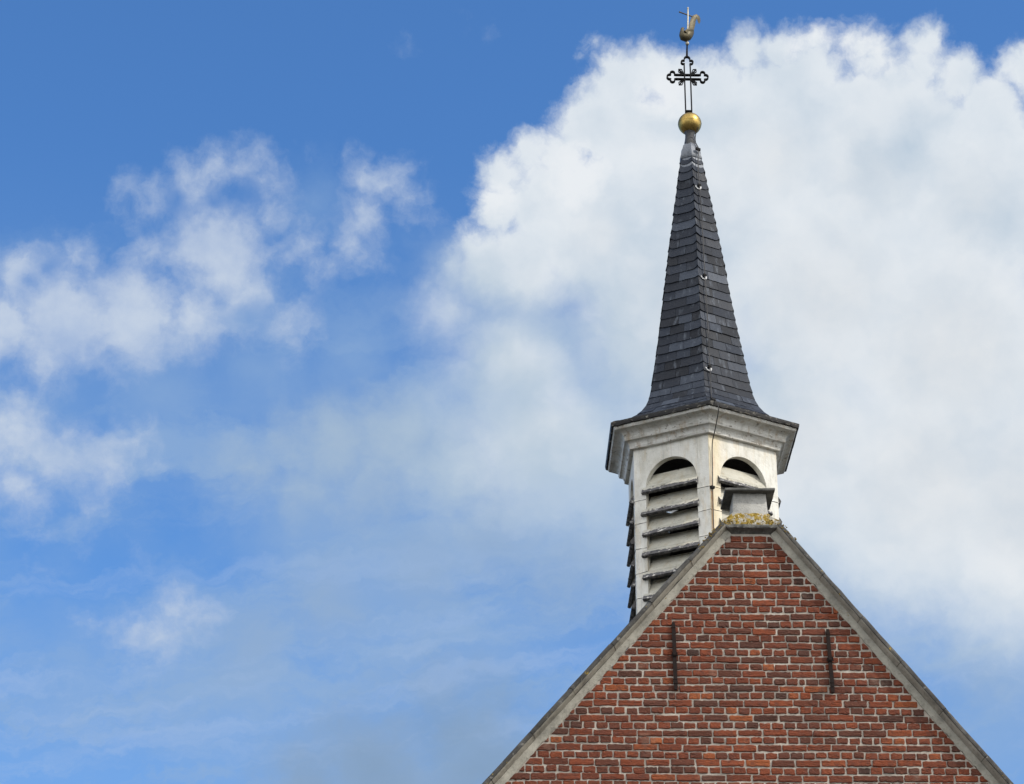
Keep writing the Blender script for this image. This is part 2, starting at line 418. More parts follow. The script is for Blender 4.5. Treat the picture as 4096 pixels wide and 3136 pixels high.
def slate_material():
    m, t, b, o = material('slate')
    ra, rb = tone(t)
    base = t.ramp(ra, [(0.0, (0.009, 0.011, 0.016)), (0.45, (0.014, 0.0185, 0.029)), (0.8, (0.0225, 0.029, 0.043)), (1.0, (0.043, 0.053, 0.073))])
    off = t.node('ShaderNodeCombineXYZ', ins={0: t.m('MULTIPLY', rb, 40.0), 1: t.m('MULTIPLY', ra, 40.0)}).outputs[0]
    st = t.noise(t.vm('ADD', t.vm('MULTIPLY', o, (1.0, 1.0, 0.22)), off), 17.0, 4.0, 0.6)
    c = t.mix(t.sstep(st, 0.54, 0.78, 0.0, 0.65), base, (0.12, 0.14, 0.17))
    n2 = t.noise(o, 45.0, 4.0, 0.6)
    c = t.mix(t.sstep(n2, 0.56, 0.72, 0.0, 0.5), c, (0.016, 0.018, 0.022))
    t.l.new(c, b.inputs['Base Color'])
    t.l.new(t.lstep(rb, 0.0, 1.0, 0.50, 0.68), b.inputs['Roughness'])
    b.inputs['Specular IOR Level'].default_value = 0.22
    bump(t, b, t.m('ADD', n2, t.noise(o, 9.0, 3.0, 0.5)), 0.45, 0.008)
    return m


def metal_material(name, base, dark, metallic, rough, amt=0.6, scale=9.0):
    m, t, b, o = material(name)
    n1 = t.noise(o, scale, 6.0, 0.65)
    c = t.mix(t.sstep(n1, 0.45, 0.70, 0.0, amt), base, dark)
    n2 = t.noise(o, scale * 7, 3.0, 0.6)
    c = t.mix(t.sstep(n2, 0.60, 0.75, 0.0, amt * 0.6), c, dark)
    t.l.new(c, b.inputs['Base Color'])
    b.inputs['Metallic'].default_value = metallic
    t.l.new(t.lstep(n1, 0.3, 0.7, rough * 0.8, min(1.0, rough * 1.35)), b.inputs['Roughness'])
    bump(t, b, t.m('ADD', n1, t.m('MULTIPLY', n2, 0.3)), 0.35, 0.01)
    return m


def ground_material():
    m, t, b, o = material('ground_cover')
    n = t.noise(o, 0.35, 6.0, 0.6)
    n2 = t.noise(o, 14.0, 4.0, 0.6)
    c = t.ramp(n, [(0.35, (0.055, 0.05, 0.043)), (0.55, (0.08, 0.072, 0.062)), (0.7, (0.04, 0.05, 0.022))])
    c = t.mix(t.m('MULTIPLY', n2, 0.4), c, (0.12, 0.115, 0.10))
    t.l.new(c, b.inputs['Base Color'])
    b.inputs['Roughness'].default_value = 0.95
    return m


def plain_brick_material():
    m, t, b, o = material('side_brick')
    sp = t.node('ShaderNodeSeparateXYZ', ins={0: o})
    v = t.node('ShaderNodeCombineXYZ', ins={0: t.m('ADD', sp.outputs[0], sp.outputs[1]), 1: sp.outputs[2]}).outputs[0]
    bt = t.node('ShaderNodeTexBrick', ins={'Vector': v, 'Color1': (0.20, 0.06, 0.033, 1), 'Color2': (0.12, 0.04, 0.03, 1),
                                           'Mortar': (0.42, 0.38, 0.32, 1), 'Scale': 1.0, 'Mortar Size': 0.008,
                                           'Brick Width': 0.214, 'Row Height': 0.0661})
    c = t.mix(t.sstep(t.noise(o, 15.0, 5.0, 0.6), 0.45, 0.7, 0.0, 0.5), bt.outputs['Color'], (0.09, 0.04, 0.03))
    t.l.new(c, b.inputs['Base Color'])
    b.inputs['Roughness'].default_value = 0.92
    return m


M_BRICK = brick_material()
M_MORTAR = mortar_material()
M_SIDE = plain_brick_material()
M_SLAB = stone_material('weathered_slab', (0.024, 0.0235, 0.0225), (0.056, 0.054, 0.051), (0.12, 0.117, 0.108), 0.28)
M_BAND = stone_material('cream_render', (0.14, 0.135, 0.118), (0.33, 0.316, 0.272), (0.46, 0.44, 0.38), 0.15)
M_CAPST = stone_material('mossy_stone', (0.09, 0.085, 0.07), (0.25, 0.235, 0.20), (0.45, 0.43, 0.38), 1.0)
M_PED = stone_material('grey_stone', (0.19, 0.187, 0.172), (0.36, 0.355, 0.332), (0.47, 0.465, 0.44), 0.3)
M_CAP = stone_material('dark_slab', (0.055, 0.055, 0.052), (0.10, 0.10, 0.094), (0.22, 0.215, 0.20), 0.2)
M_PAINT = paint_material('white_paint', (0.67, 0.66, 0.61), (0.48, 0.46, 0.39), (0.54, 0.45, 0.31), 0.62, corner_stain=True, aniso=(1.6, 1.6, 0.55))
M_CORN = paint_material('cornice_paint', (0.60, 0.595, 0.56), (0.40, 0.39, 0.35), (0.36, 0.28, 0.19), 0.75, 0.14, (0.15, 0.13, 0.11), aniso=(0.8, 0.8, 4.5))
M_SLAT = paint_material('slat_paint', (0.47, 0.455, 0.39), (0.35, 0.335, 0.275), (0.36, 0.30, 0.20), 0.55, 0.08, (0.11, 0.10, 0.09), aniso=(0.8, 0.8, 3.0))
M_LIP = paint_material('flaked_wood', (0.50, 0.49, 0.46), (0.30, 0.29, 0.28), (0.2, 0.19, 0.18), 0.4, 0.85, (0.085, 0.082, 0.085))
M_EDGE_SHADE = paint_material('bare_wood_and_shade', (0.13, 0.127, 0.128), (0.065, 0.063, 0.065), (0.04, 0.039, 0.039), 0.7, 0.6, (0.035, 0.034, 0.036))  # bare wood of the lip edges; also paints shade under laps and lips
M_GUT = paint_material('tarred_board', (0.16, 0.15, 0.125), (0.05, 0.047, 0.043), (0.03, 0.028, 0.026), 0.8, 0.82, (0.020, 0.019, 0.019))
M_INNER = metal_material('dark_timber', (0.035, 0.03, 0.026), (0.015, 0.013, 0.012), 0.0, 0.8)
M_STRIP = metal_material('bare_timber', (0.50, 0.30, 0.15), (0.62, 0.53, 0.38), 0.0, 0.8, 0.8, 14.0)
M_SLATE = slate_material()
M_LEAD = metal_material('lead_sheet', (0.135, 0.15, 0.175), (0.05, 0.056, 0.066), 0.15, 0.5, 0.8, 12.0)
M_NECK = metal_material('dark_lead', (0.05, 0.053, 0.058), (0.025, 0.026, 0.028), 0.2, 0.55)
M_GOLD = metal_material('gilding', (0.41, 0.285, 0.088), (0.12, 0.085, 0.038), 1.0, 0.38, 0.65, 13.0)
M_BRONZE = metal_material('old_gilding', (0.082, 0.067, 0.034), (0.026, 0.024, 0.019), 0.45, 0.5, 0.7, 16.0)
M_POLE = metal_material('pale_metal', (0.42, 0.39, 0.31), (0.16, 0.15, 0.12), 0.6, 0.42, 0.4, 20.0)
M_IRON = metal_material('black_iron', (0.007, 0.007, 0.0075), (0.013, 0.011, 0.010), 0.0, 0.7)
M_IRON.node_tree.nodes['Principled BSDF'].inputs['Specular IOR Level'].default_value = 0.15
M_RUST = metal_material('rusty_iron', (0.014, 0.010, 0.0095), (0.028, 0.016, 0.012), 0.0, 0.85, 0.8, 25.0)
M_RUST.node_tree.nodes['Principled BSDF'].inputs['Specular IOR Level'].default_value = 0.15
M_CABLE = metal_material('black_cable', (0.022, 0.022, 0.024), (0.04, 0.038, 0.036), 0.0, 0.6)
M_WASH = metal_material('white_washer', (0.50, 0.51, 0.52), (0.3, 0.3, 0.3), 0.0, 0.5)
M_GROUND = ground_material()


# ------------------------------------------------------------------ mesh helpers
class MB:
    def __init__(self):
        self.v, self.f, self.mi, self.tn = [], [], [], []

    def vert(self, p):
        self.v.append(tuple(p))
        return len(self.v) - 1

    def face(self, idx, mat=0, tn=(0.5, 0.5)):
        self.f.append(tuple(idx))
        self.mi.append(mat)
        self.tn.append(tn)

    def poly(self, pts, mat=0, tn=(0.5, 0.5)):
        self.face([self.vert(p) for p in pts], mat, tn)

    def hexa(self, b, t, mat=0, tn=(0.5, 0.5), mats=None):
        """two loops of equal length, closed by caps"""
        n = len(b)
        ib = [self.vert(p) for p in b]
        it = [self.vert(p) for p in t]
        mats = mats or {}
        self.face(ib[::-1], mats.get('b', mat), tn)
        self.face(it, mats.get('t', mat), tn)
        for i in range(n):
            j = (i + 1) % n
            self.face((ib[i], ib[j], it[j], it[i]), mats.get(i, mat), tn)

    def box(self, lo, hi, mat=0, fn=None):
        (a, b, c), (d, e, f) = lo, hi
        B = [(a, b, c), (d, b, c), (d, e, c), (a, e, c)]
        T = [(a, b, f), (d, b, f), (d, e, f), (a, e, f)]
        if fn:
            B, T = [fn(p) for p in B], [fn(p) for p in T]
        self.hexa(B, T, mat)

    def loft(self, loops, mat=0, close=True, caps=True, mats=None):
        ids = [[self.vert(p) for p in lp] for lp in loops]
        n = len(loops[0])
        for k in range(len(ids) - 1):
            mm = mats[k] if mats else mat
            for i in range(n if close else n - 1):
                j = (i + 1) % n
                self.face((ids[k][i], ids[k][j], ids[k + 1][j], ids[k + 1][i]), mm)
        if caps and close:
            self.face(ids[0][::-1], mats[0] if mats else mat)
            self.face(ids[-1], mats[-1] if mats else mat)

    def tube(self, pts, r, n=8, mat=0, caps=True):
        pts = [Vector(p) for p in pts]
        loops = []
        for i, p in enumerate(pts):
            d = (pts[min(i + 1, len(pts) - 1)] - pts[max(i - 1, 0)]).normalized()
            a = d.orthogonal().normalized() if abs(d.z) > 0.95 else d.cross(Vector((0, 0, 1))).normalized()
            if abs(d.z) > 0.95:
                a = d.cross(Vector((0, 1, 0))).normalized()
            b = d.cross(a).normalized()
            rr = r[i] if isinstance(r, (list, tuple)) else r
            loops.append([p + (a * math.cos(2 * math.pi * k / n) + b * math.sin(2 * math.pi * k / n)) * rr for k in range(n)])
        self.loft(loops, mat, True, caps)

    def lathe(self, prof, c, n=24, mat=0):
        """prof: (radius, z); around vertical axis through c"""
        loops = [[(c[0] + r * math.cos(2 * math.pi * k / n), c[1] + r * math.sin(2 * math.pi * k / n), z) for k in range(n)] for r, z in prof]
        self.loft(loops, mat)

    def strip(self, pts, t, depth, to3, mat=0, closed=False):
        """flat bar bent along a 2-D path, standing on edge"""
        n = len(pts)
        off = []
        for i in range(n):
            if closed:
                a, c = Vector(pts[i - 1]), Vector(pts[(i + 1) % n])
            else:
                a, c = Vector(pts[max(i - 1, 0)]), Vector(pts[min(i + 1, n - 1)])
            d = (c - a).normalized()
            off.append(Vector((-d.y, d.x)) * t / 2)
        secs = []
        for p, o in zip(pts, off):
            p = Vector(p)
            secs.append([to3(p.x + o.x, p.y + o.y, -depth / 2), to3(p.x - o.x, p.y - o.y, -depth / 2),
                         to3(p.x - o.x, p.y - o.y, depth / 2), to3(p.x + o.x, p.y + o.y, depth / 2)])
        if closed:
            secs.append(secs[0])
        self.loft(secs, mat, True, not closed)

    def build(self, name, mats, parent=None, smooth=False, angle=40):
        me = bpy.data.meshes.new(name)
        org = Vector((0, 0, 0))
        p = parent
        while p is not None:
            org += p.location
            p = p.parent
        me.from_pydata([tuple(Vector(v) - org) for v in self.v], [], self.f)
        for m in (mats if isinstance(mats, (list, tuple)) else [mats]):
            me.materials.append(m)
        me.polygons.foreach_set('material_index', self.mi)
        at = me.color_attributes.new('tone', 'FLOAT_COLOR', 'CORNER')
        buf = []
        for pl in me.polygons:
            a, b = self.tn[pl.index]
            buf.extend((a, b, 0.0, 1.0) * pl.loop_total)
        at.data.foreach_set('color', buf)
        bm = bmesh.new()
        bm.from_mesh(me)
        bmesh.ops.recalc_face_normals(bm, faces=bm.faces)
        bm.to_mesh(me)
        bm.free()
        if smooth:
            me.polygons.foreach_set('use_smooth', [True] * len(me.polygons))
            me.set_sharp_from_angle(angle=R(angle))
        ob = bpy.data.objects.new(name, me)
        COL.objects.link(ob)
        if parent:
            ob.parent = parent
        return ob


def thing(name, label, cat, loc, group=None):
    o = bpy.data.objects.new(name, None)
    o.empty_display_size = 0.2
    COL.objects.link(o)
    o.location = loc
    o['label'] = label
    o['category'] = cat
    if group:
        o['group'] = group
    return o


# ------------------------------------------------------------------ ground
g = MB()
g.poly([(-400, -400, 0), (400, -400, 0), (400, 400, 0), (-400, 400, 0)])
go = g.build('ground', M_GROUND)
go['kind'] = 'structure'

# ------------------------------------------------------------------ chapel: gable wall of real bricks
rnd = random.Random(7)
chapel = thing('brick_chapel', 'red brick chapel gable with pale stone coping and two black iron wall ties', 'building', (2.44, 0.0, 0.0))

ZT = 10.483                                   # top of the brickwork under the flat apex stone
LA, LB_ = (0.389, 8.187), (2.3865, ZT)        # left rake (edge of the bricks)
RA, RB_ = (4.497, 8.214), (2.7227, ZT)        # right rake
LS = (LB_[0] - LA[0]) / (LB_[1] - LA[1])
RS = (RB_[0] - RA[0]) / (RB_[1] - RA[1])
EAVE = 4.6


def lx(z):
    return LA[0] + LS * (z - LA[1])


def rx(z):
    return RA[0] + RS * (z - RA[1])


XL, XR = lx(EAVE), rx(EAVE)


def clip(poly, nx, nz, d):
    """keep the side nx*x+nz*z <= d"""
    out = []
    for i in range(len(poly)):
        p, q = poly[i], poly[(i + 1) % len(poly)]
        a, b = nx * p[0] + nz * p[1] - d, nx * q[0] + nz * q[1] - d
        if a <= 0:
            out.append(p)
        if (a < 0 < b) or (b < 0 < a):
            s = a / (a - b)
            out.append((p[0] + s * (q[0] - p[0]), p[1] + s * (q[1] - p[1])))
    return out


ln = math.hypot(1, LS)
rn = math.hypot(1, RS)
LN = (-1 / ln, LS / ln)                       # outward normals of the rakes in the wall plane
RN = (1 / rn, -RS / rn)
LD = LN[0] * LA[0] + LN[1] * LA[1]
RD = RN[0] * RA[0] + RN[1] * RA[1]

wall = MB()


def lay_brick(x0, x1, z0, z1, fine):
    poly = [(x0, z0), (x1, z0), (x1, z1), (x0, z1)]
    if z1 > EAVE:
        ins = 0.003 + rnd.uniform(-0.004, 0.010)
        poly = clip(poly, LN[0], LN[1], LD - ins)
        if len(poly) > 2:
            poly = clip(poly, RN[0], RN[1], RD - ins)
    if len(poly) < 3:
        return
    ar = abs(sum(poly[i][0] * poly[(i + 1) % len(poly)][1] - poly[(i + 1) % len(poly)][0] * poly[i][1] for i in range(len(poly)))) / 2
    if ar < 0.0007:
        return
    tn = (min(1.0, max(0.0, rnd.gauss(0.48, 0.20))), rnd.random())
    cx = sum(p[0] for p in poly) / len(poly)
    cz = sum(p[1] for p in poly) / len(poly)
    hx = max(abs(p[0] - cx) for p in poly)
    hz = max(abs(p[1] - cz) for p in poly)
    ring = []
    n = len(poly)
    for i in range(n):
        p, q = Vector(poly[i]), Vector(poly[(i + 1) % n])
        L = (q - p).length
        if fine:
            k = max(2, int(L / 0.022))
            cut = min(0.0055, L * 0.2)
            for s in range(k + 1):
                f = cut / L + (1 - 2 * cut / L) * s / k
                v = p.lerp(q, f)
                ring.append((v.x + rnd.gauss(0, 0.0017), v.y + rnd.gauss(0, 0.0020)))
        else:
            ring.append(tuple(p))
    proud = rnd.uniform(0.008, 0.016)
    tilt, tilz = rnd.gauss(0, 0.012), rnd.gauss(0, 0.03)

    def lay(ins, y):
        sx, sz = max(0.1, 1 - ins / hx), max(0.1, 1 - ins / hz)
        return [wall.vert((cx + (a - cx) * sx, -y - tilt * (a - cx) - tilz * (b - cz) - (rnd.gauss(0, 0.0012) if fine else 0), cz + (b - cz) * sz)) for a, b in ring]
    loops = [lay(-0.001, -0.006), lay(0.0, proud * 0.55), lay(0.0035, proud)]
    if fine:
        loops.append(lay(0.014, proud + 0.001))
    m = len(ring)
    for a, b in zip(loops, loops[1:]):
        for i in range(m):
            j = (i + 1) % m
            wall.face((a[i], a[j], b[j], b[i]), 0, tn)
    c = wall.vert((cx, -proud - 0.001 - (rnd.gauss(0, 0.001) if fine else 0), cz))
    for i in range(m):
        wall.face((loops[-1][i], loops[-1][(i + 1) % m], c), 0, tn)


PITCH = 0.0661
k = int((ZT - 0.02 - 9.639) / PITCH + 0.5)
while True:
    zc = 9.639 + PITCH * k
    if zc < 0.05:
        break
    za, zb = zc - 0.0267, min(zc + 0.0267, ZT - 0.004)
    fine = zc > 7.9
    xa = max(XL, lx(zc - 0.03)) if zc > EAVE else XL
    xb = min(XR, rx(zc - 0.03)) if zc > EAVE else XR
    head = (k % 2 == 0)
    step = 0.107 if head else 0.214
    ph = 1.735 if head else (1.89 if (k % 4 == 3) else 1.783)
    x = ph + math.floor((xa - ph) / step) * step + rnd.uniform(-0.006, 0.006)
    jog = 0.0
    while x < xb:
        w_ = step
        if not head and rnd.random() < 0.045:
            w_ = step * rnd.choice((0.5, 0.75))
        if head and rnd.random() < 0.03:
            w_ = step * 0.55
        jx = 0.0064 + rnd.uniform(-0.0035, 0.0035)
        wave = 0.004 * math.sin(x * 1.9 + k * 0.31) + 0.003 * math.sin(x * 4.3 + k)
        x1 = x + w_ + rnd.uniform(-0.004, 0.004)
        dz = rnd.uniform(-0.003, 0.003)
        lay_brick(max(x + jx, XL), min(x1 - jx, XR), za + wave + dz - rnd.uniform(-0.003, 0.003), zb + wave + dz + rnd.uniform(-0.003, 0.003), fine)
        x = x1
    k -= 1
# mortar bed: front sheet of the wall, gently uneven, and the wall's thickness behind it
mz = [0.0]
while mz[-1] < ZT:
    mz.append(min(ZT, mz[-1] + (0.033 if mz[-1] > 7.8 else 0.4)))
grid = []
for z in mz:
    a = lx(z) if z > EAVE else XL
    b = rx(z) if z > EAVE else XR
    n = 110
    row = []
    for i in range(n + 1):
        x = a + (b - a) * i / n
        y = -0.0022 + 0.0020 * math.sin(x * 31 + z * 17) * math.sin(z * 47 - x * 13)
        row.append(wall.vert((x, y, z)))
    grid.append(row)
for r0, r1 in zip(grid, grid[1:]):
    for i in range(110):
        wall.face((r0[i], r0[i + 1], r1[i + 1], r1[i]), 1)
back = [(XL, 0.32, 0), (XR, 0.32, 0), (XR, 0.32, EAVE), (rx(ZT), 0.32, ZT), (lx(ZT), 0.32, ZT), (XL, 0.32, EAVE)]
front = [(p[0], 0.012, p[2]) for p in back]
wall.hexa(front, back, 1)
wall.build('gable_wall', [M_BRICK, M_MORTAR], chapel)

LEN = 13.0
for sx, s in ((XL, 1), (XR, -1)):
    w_ = MB()
    w_.box((min(sx, sx + 0.3 * s), 0.325, 0), (max(sx, sx + 0.3 * s), LEN, EAVE - 0.1))
    w_.build('side_wall', M_SIDE, chapel)
w_ = MB()
w_.hexa([(XL, LEN, 0), (XR, LEN, 0), (XR, LEN, EAVE), (rx(ZT - .3), LEN, ZT - .3), (lx(ZT - .3), LEN, ZT - .3), (XL, LEN, EAVE)],
        [(XL, LEN + .3, 0), (XR, LEN + .3, 0), (XR, LEN + .3, EAVE), (rx(ZT - .3), LEN + .3, ZT - .3), (lx(ZT - .3), LEN + .3, ZT - .3), (XL, LEN + .3, EAVE)])
w_.build('rear_wall', M_SIDE, chapel)

# slate roof behind the gable: courses of separate slates, ridge between the slopes
roof = MB()
RZ = 10.32
rxm = (lx(RZ) + rx(RZ)) / 2
for sgn, fx in ((-1, lx), (1, rx)):
    top = Vector((rxm, 0, RZ + 0.12))
    low = Vector((fx(EAVE) + sgn * 0.25, 0, EAVE - 0.25))
    d = (low - top)
    L = d.length
    d.normalize()
    nrm = Vector((sgn * abs(d.z), 0, abs(d.x)))
    roof.hexa([top + Vector((0, .33, -.02)), low + Vector((0, .33, -.02)), low + Vector((0, LEN + .35, -.02)), top + Vector((0, LEN + .35, -.02))],
              [p - nrm * 0.08 for p in (top + Vector((0, .33, -.02)), low + Vector((0, .33, -.02)), low + Vector((0, LEN + .35, -.02)), top + Vector((0, LEN + .35, -.02)))], 0, (0.2, 0.2))
    rows = int(L / 0.16)
    for i in range(rows):
        a, b = top + d * (i * 0.16), top + d * ((i + 1) * 0.16 + 0.02)
        y = 0.33 - rnd.random() * 0.2
        while y < LEN + 0.3:
            y2 = y + rnd.uniform(0.2, 0.26)
            ya, yb = max(0.33, y + .002), min(LEN + .35, y2 - .002)
            if yb - ya > 0.02:
                lo = [Vector((a.x, ya, a.z)), Vector((a.x, yb, a.z)), Vector((b.x, yb, b.z)) + nrm * .012, Vector((b.x, ya, b.z)) + nrm * .012]
                roof.hexa(lo, [p + nrm * 0.007 for p in lo], 0, (rnd.random() * .7, rnd.random()))
            y = y2
roof.build('roof', M_SLATE, chapel)

# coping stones along the rakes
def rake(name, A, B, N, label, s0, s1, seed):
    """A bottom, B top on the brick edge; N outward normal in the wall plane"""
    r2 = random.Random(seed)
    d = Vector((B[0] - A[0], B[1] - A[1]))
    L = d.length
    d.normalize()

    def P(s, n, o):
        k_ = s0 + (s1 - s0) * s / L
        return (A[0] + d.x * s + N[0] * n * k_, -o, A[1] + d.y * s + N[1] * n * k_)
    mb = MB()
    # rendered band next to the bricks, ragged along its lower edge
    sec = []
    s = 0.0
    while s < L + 0.0001:
        j = r2.gauss(0, 0.0055) if s > 2.5 else 0
        sec.append([P(s, -0.006 + j, -0.01), P(s, -0.004 + j, 0.009), P(s, 0.010 + j * .4, 0.0135 + r2.gauss(0, .001)), P(s, 0.040, 0.021 + r2.gauss(0, .0007)), P(s, 0.0645, 0.028), P(s, 0.0665, 0.020), P(s, 0.0665, -0.01)])
        s += 0.028 if s > 2.5 else 0.3
    mb.loft(sec, 1)
    # moulded stones with a weathered slab on top, one stone after another
    s = 0.0
    joints = []
    while s < L:
        e = min(L, s + r2.uniform(0.50, 0.56))
        if L - e < 0.2:
            e = L
        joints.append((s, e))
        s = e
    for a, b in joints:
        g_ = 0.003
        dn = r2.gauss(0, 0.0022)
        a_, b_ = a + g_, b - g_ if b < L else b
        cav = [(0.0670, 0.0290), (0.0685, 0.0330), (0.0740, 0.0500), (0.0830, 0.0740), (0.0910, 0.0920), (0.0960, 0.0950), (0.0960, -0.02), (0.067, -0.02)]
        slab = [(0.0965, 0.1010), (0.0980, 0.1040), (0.118, 0.1045), (0.1320, 0.0980), (0.1420, 0.083), (0.150, 0.055), (0.172, -0.06), (0.174, -0.30), (0.0965, -0.30)]
        ns = max(2, int((b - a) / 0.09))
        for prof, mt in ((cav, 1), (slab, 0)):
            loops = []
            for q in range(ns + 1):
                ss = a_ + (b_ - a_) * q / ns
                ed = 1.0
                loops.append([P(ss, n + dn + (r2.gauss(0, 0.0013) if o > 0 else 0), o + dn + (r2.gauss(0, 0.0013) if o > 0 else 0)) for n, o in prof])
            mb.loft(loops, mt)
    # dark bed visible in the open joints
    core = [(0.060, 0.012), (0.0745, 0.034), (0.092, 0.080), (0.116, 0.094), (0.138, 0.070), (0.166, -0.06), (0.166, -0.28), (0.06, -0.28)]
    mb.loft([[P(s, n, o) for n, o in core] for s in (0.0, L)], 2)
    o = mb.build('coping', [M_SLAB, M_BAND, M_CAP], chapel, True, 35)
    o['label'] = label
    return o


L0 = (lx(EAVE), EAVE)
R0 = (rx(EAVE), EAVE)
rake('coping', L0, LB_, LN, 'left sloping coping, its cream underside catching the sun', 1.0, 0.87, 3)
rake('coping', R0, RB_, RN, 'right sloping coping with a grey underside in shadow', 1.0, 0.87, 5)

# flat apex stone covered with lichen
moss = MB()
ap = MB()
rings = []
for (hw0, hw1, yf, z) in ((2.392, 2.722, -0.004, 10.484), (2.378, 2.738, -0.010, 10.494), (2.352, 2.770, -0.048, 10.508), (2.345, 2.780, -0.066, 10.516),
                          (2.338, 2.788, -0.072, 10.520), (2.318, 2.806, -0.076, 10.546), (2.295, 2.822, -0.074, 10.576), (2.300, 2.812, -0.070, 10.594),
                          (2.345, 2.765, -0.062, 10.612), (2.375, 2.738, -0.052, 10.638), (2.392, 2.722, -0.043, 10.660), (2.40, 2.714, -0.034, 10.668)):
    n = 26
    lp = []
    for i in range(n + 1):
        f = i / n
        j = rnd.gauss(0, 0.0030) if z > 10.51 else rnd.gauss(0, 0.0008)
        lp.append((hw0 + (hw1 - hw0) * f + (j if 0 < i < n else 0), yf + (rnd.gauss(0, 0.0032) if z > 10.53 else 0), z + j))
    lp += [(hw1, 0.30, z), (hw0, 0.30, z)]
    rings.append(lp)
ap.loft(rings, 0, True, True, [1, 1, 1, 1, 1, 0, 0, 0, 0, 0, 0])
# tufts of moss and lichen crust
for i in range(95):
    f = rnd.random()
    x = 2.31 + 0.50 * f
    t_ = rnd.random()
    if 2.40 < x < 2.72:
        z = 10.552 + t_ * 0.108
        y = -0.076 + max(0, z - 10.580) * 0.45
    else:
        z = 10.545 + t_ * 0.045
        y = -0.076
    r_ = rnd.uniform(0.004, 0.010)
    n = 6
    c = (x, y - r_ * 0.25, z)
    ring_ = [(c[0] + r_ * math.cos(6.283 * q / n) * rnd.uniform(.6, 1.2), y + 0.004, c[2] + r_ * math.sin(6.283 * q / n) * rnd.uniform(.5, 1.1)) for q in range(n)]
    ring2 = [(c[0] + (p[0] - c[0]) * .55, y - r_ * .35, c[2] + (p[2] - c[2]) * .55) for p in ring_]
    moss.loft([ring_, ring2], 0)
for i in range(46):
    left = i < 32
    s_ = abs(rnd.gauss(0, 0.17 if left else 0.10)) + 0.02
    n_ = rnd.uniform(0.09, 0.135)
    (bx, bz), (nx, nz), (dx, dz_) = (LB_, LN, (LS, 1.0)) if left else (RB_, RN, (RS, 1.0))
    dl = math.hypot(dx, dz_)
    x, z = bx - dx / dl * s_ + nx * n_, bz - dz_ / dl * s_ + nz * n_
    y = -0.104 if n_ < 0.118 else -0.098
    r_ = rnd.uniform(0.004, 0.012)
    ring_ = [(x + r_ * math.cos(6.283 * q / 6) * rnd.uniform(.5, 1.3), y + 0.006, z + r_ * math.sin(6.283 * q / 6) * rnd.uniform(.5, 1.3)) for q in range(6)]
    ring2 = [(x + (p[0] - x) * .55, y - r_ * .3, z + (p[2] - z) * .55) for p in ring_]
    moss.loft([ring_, ring2], 0)
M_MOSS = stone_material('moss', (0.07, 0.052, 0.014), (0.165, 0.108, 0.020), (0.25, 0.20, 0.075))
o = ap.build('coping', [M_CAPST, M_CAP], chapel, True, 50)
mo = moss.build('lichen', M_MOSS, o)
mo['kind'] = 'stuff'
o['label'] = 'flat apex coping stone crusted with yellow lichen'


# iron wall ties: bar, middle staple wrapping it
def tie(x, zt, zb, lean, seed, label):
    r2 = random.Random(seed)
    mb = MB()
    n = 14
    loops = []
    for i in range(n + 1):
        f = i / n
        z = zb + (zt - zb) * f
        xx = x + lean * (1 - f) + r2.gauss(0, 0.0006)
        hw = 0.0158 * (1.0 + 0.12 * (1 - f)) * (0.75 if i in (0, n) else 1)
        loops.append([(xx - hw, -0.040, z), (xx + hw, -0.040, z), (xx + hw * .9, -0.020, z), (xx - hw * .9, -0.020, z)])
    mb.loft(loops)
    for f in (0.10, 0.16, 0.93):
        z = zb + (zt - zb) * f
        xx = x + lean * (1 - f)
        mb.box((xx - 0.0165, -0.044, z - 0.006), (xx + 0.0165, -0.018, z + 0.006))
    # hooked foot and head holding it to the wall
    for f, dz in ((0.985, 0.008), (0.015, -0.008)):
        z = zb + (zt - zb) * f
        xx = x + lean * (1 - f)
        mb.box((xx - 0.009, -0.034, z - 0.008), (xx + 0.009, 0.01, z + 0.008))
    b = mb.build('wall_tie', M_RUST, chapel)
    b['label'] = label
    s = MB()
    z = zb + (zt - zb) * 0.525
    xx = x + lean * 0.475
    s.box((xx - 0.022, -0.054, z - 0.012), (xx + 0.022, -0.0415, z + 0.012))
    s.box((xx - 0.024, -0.054, z - 0.010), (xx - 0.0165, 0.01, z + 0.010))
    s.box((xx + 0.0165, -0.054, z - 0.010), (xx + 0.024, 0.01, z + 0.010))
    s.box((xx - 0.03, -0.050, z - 0.020), (xx + 0.03, -0.043, z - 0.0125))
    s.build('staple', M_RUST, b)


tie(1.848, 9.637, 9.024, 0.004, 1, 'left rusty iron wall tie')
tie(3.185, 9.585, 9.007, 0.017, 2, 'right rusty iron wall tie, slightly tilted')

# ------------------------------------------------------------------ pedestal on the apex
ped = thing('stone_pedestal', 'short grey stone pedestal under a flat overhanging slab on the gable apex', 'pedestal', (2.557, 0.1, 10.664))
mb = MB()
loops = []
for i in range(9):
    f = i / 8
    z = 10.660 + 0.205 * f
    x0_, x1_ = 2.400 + 0.013 * f, 2.714 - 0.011 * f
    if i == 0:
        x0_ -= 0.012
        x1_ += 0.012
    yf, yb = -0.030 + 0.006 * f, 0.29 - 0.006 * f
    e = 0.006
    j = lambda: rnd.gauss(0, 0.0015)
    loops.append([(x0_ + e, yf + j(), z), (x0_ + .1, yf + j(), z), (x0_ + .2, yf + j(), z), (x1_ - e, yf + j(), z), (x1_, yf + e, z), (x1_, yb, z), (x0_, yb, z), (x0_, yf + e, z)])
mb.loft(loops)
mb.build('shaft', M_PED, ped, True, 50)
mb = MB()
loops = []
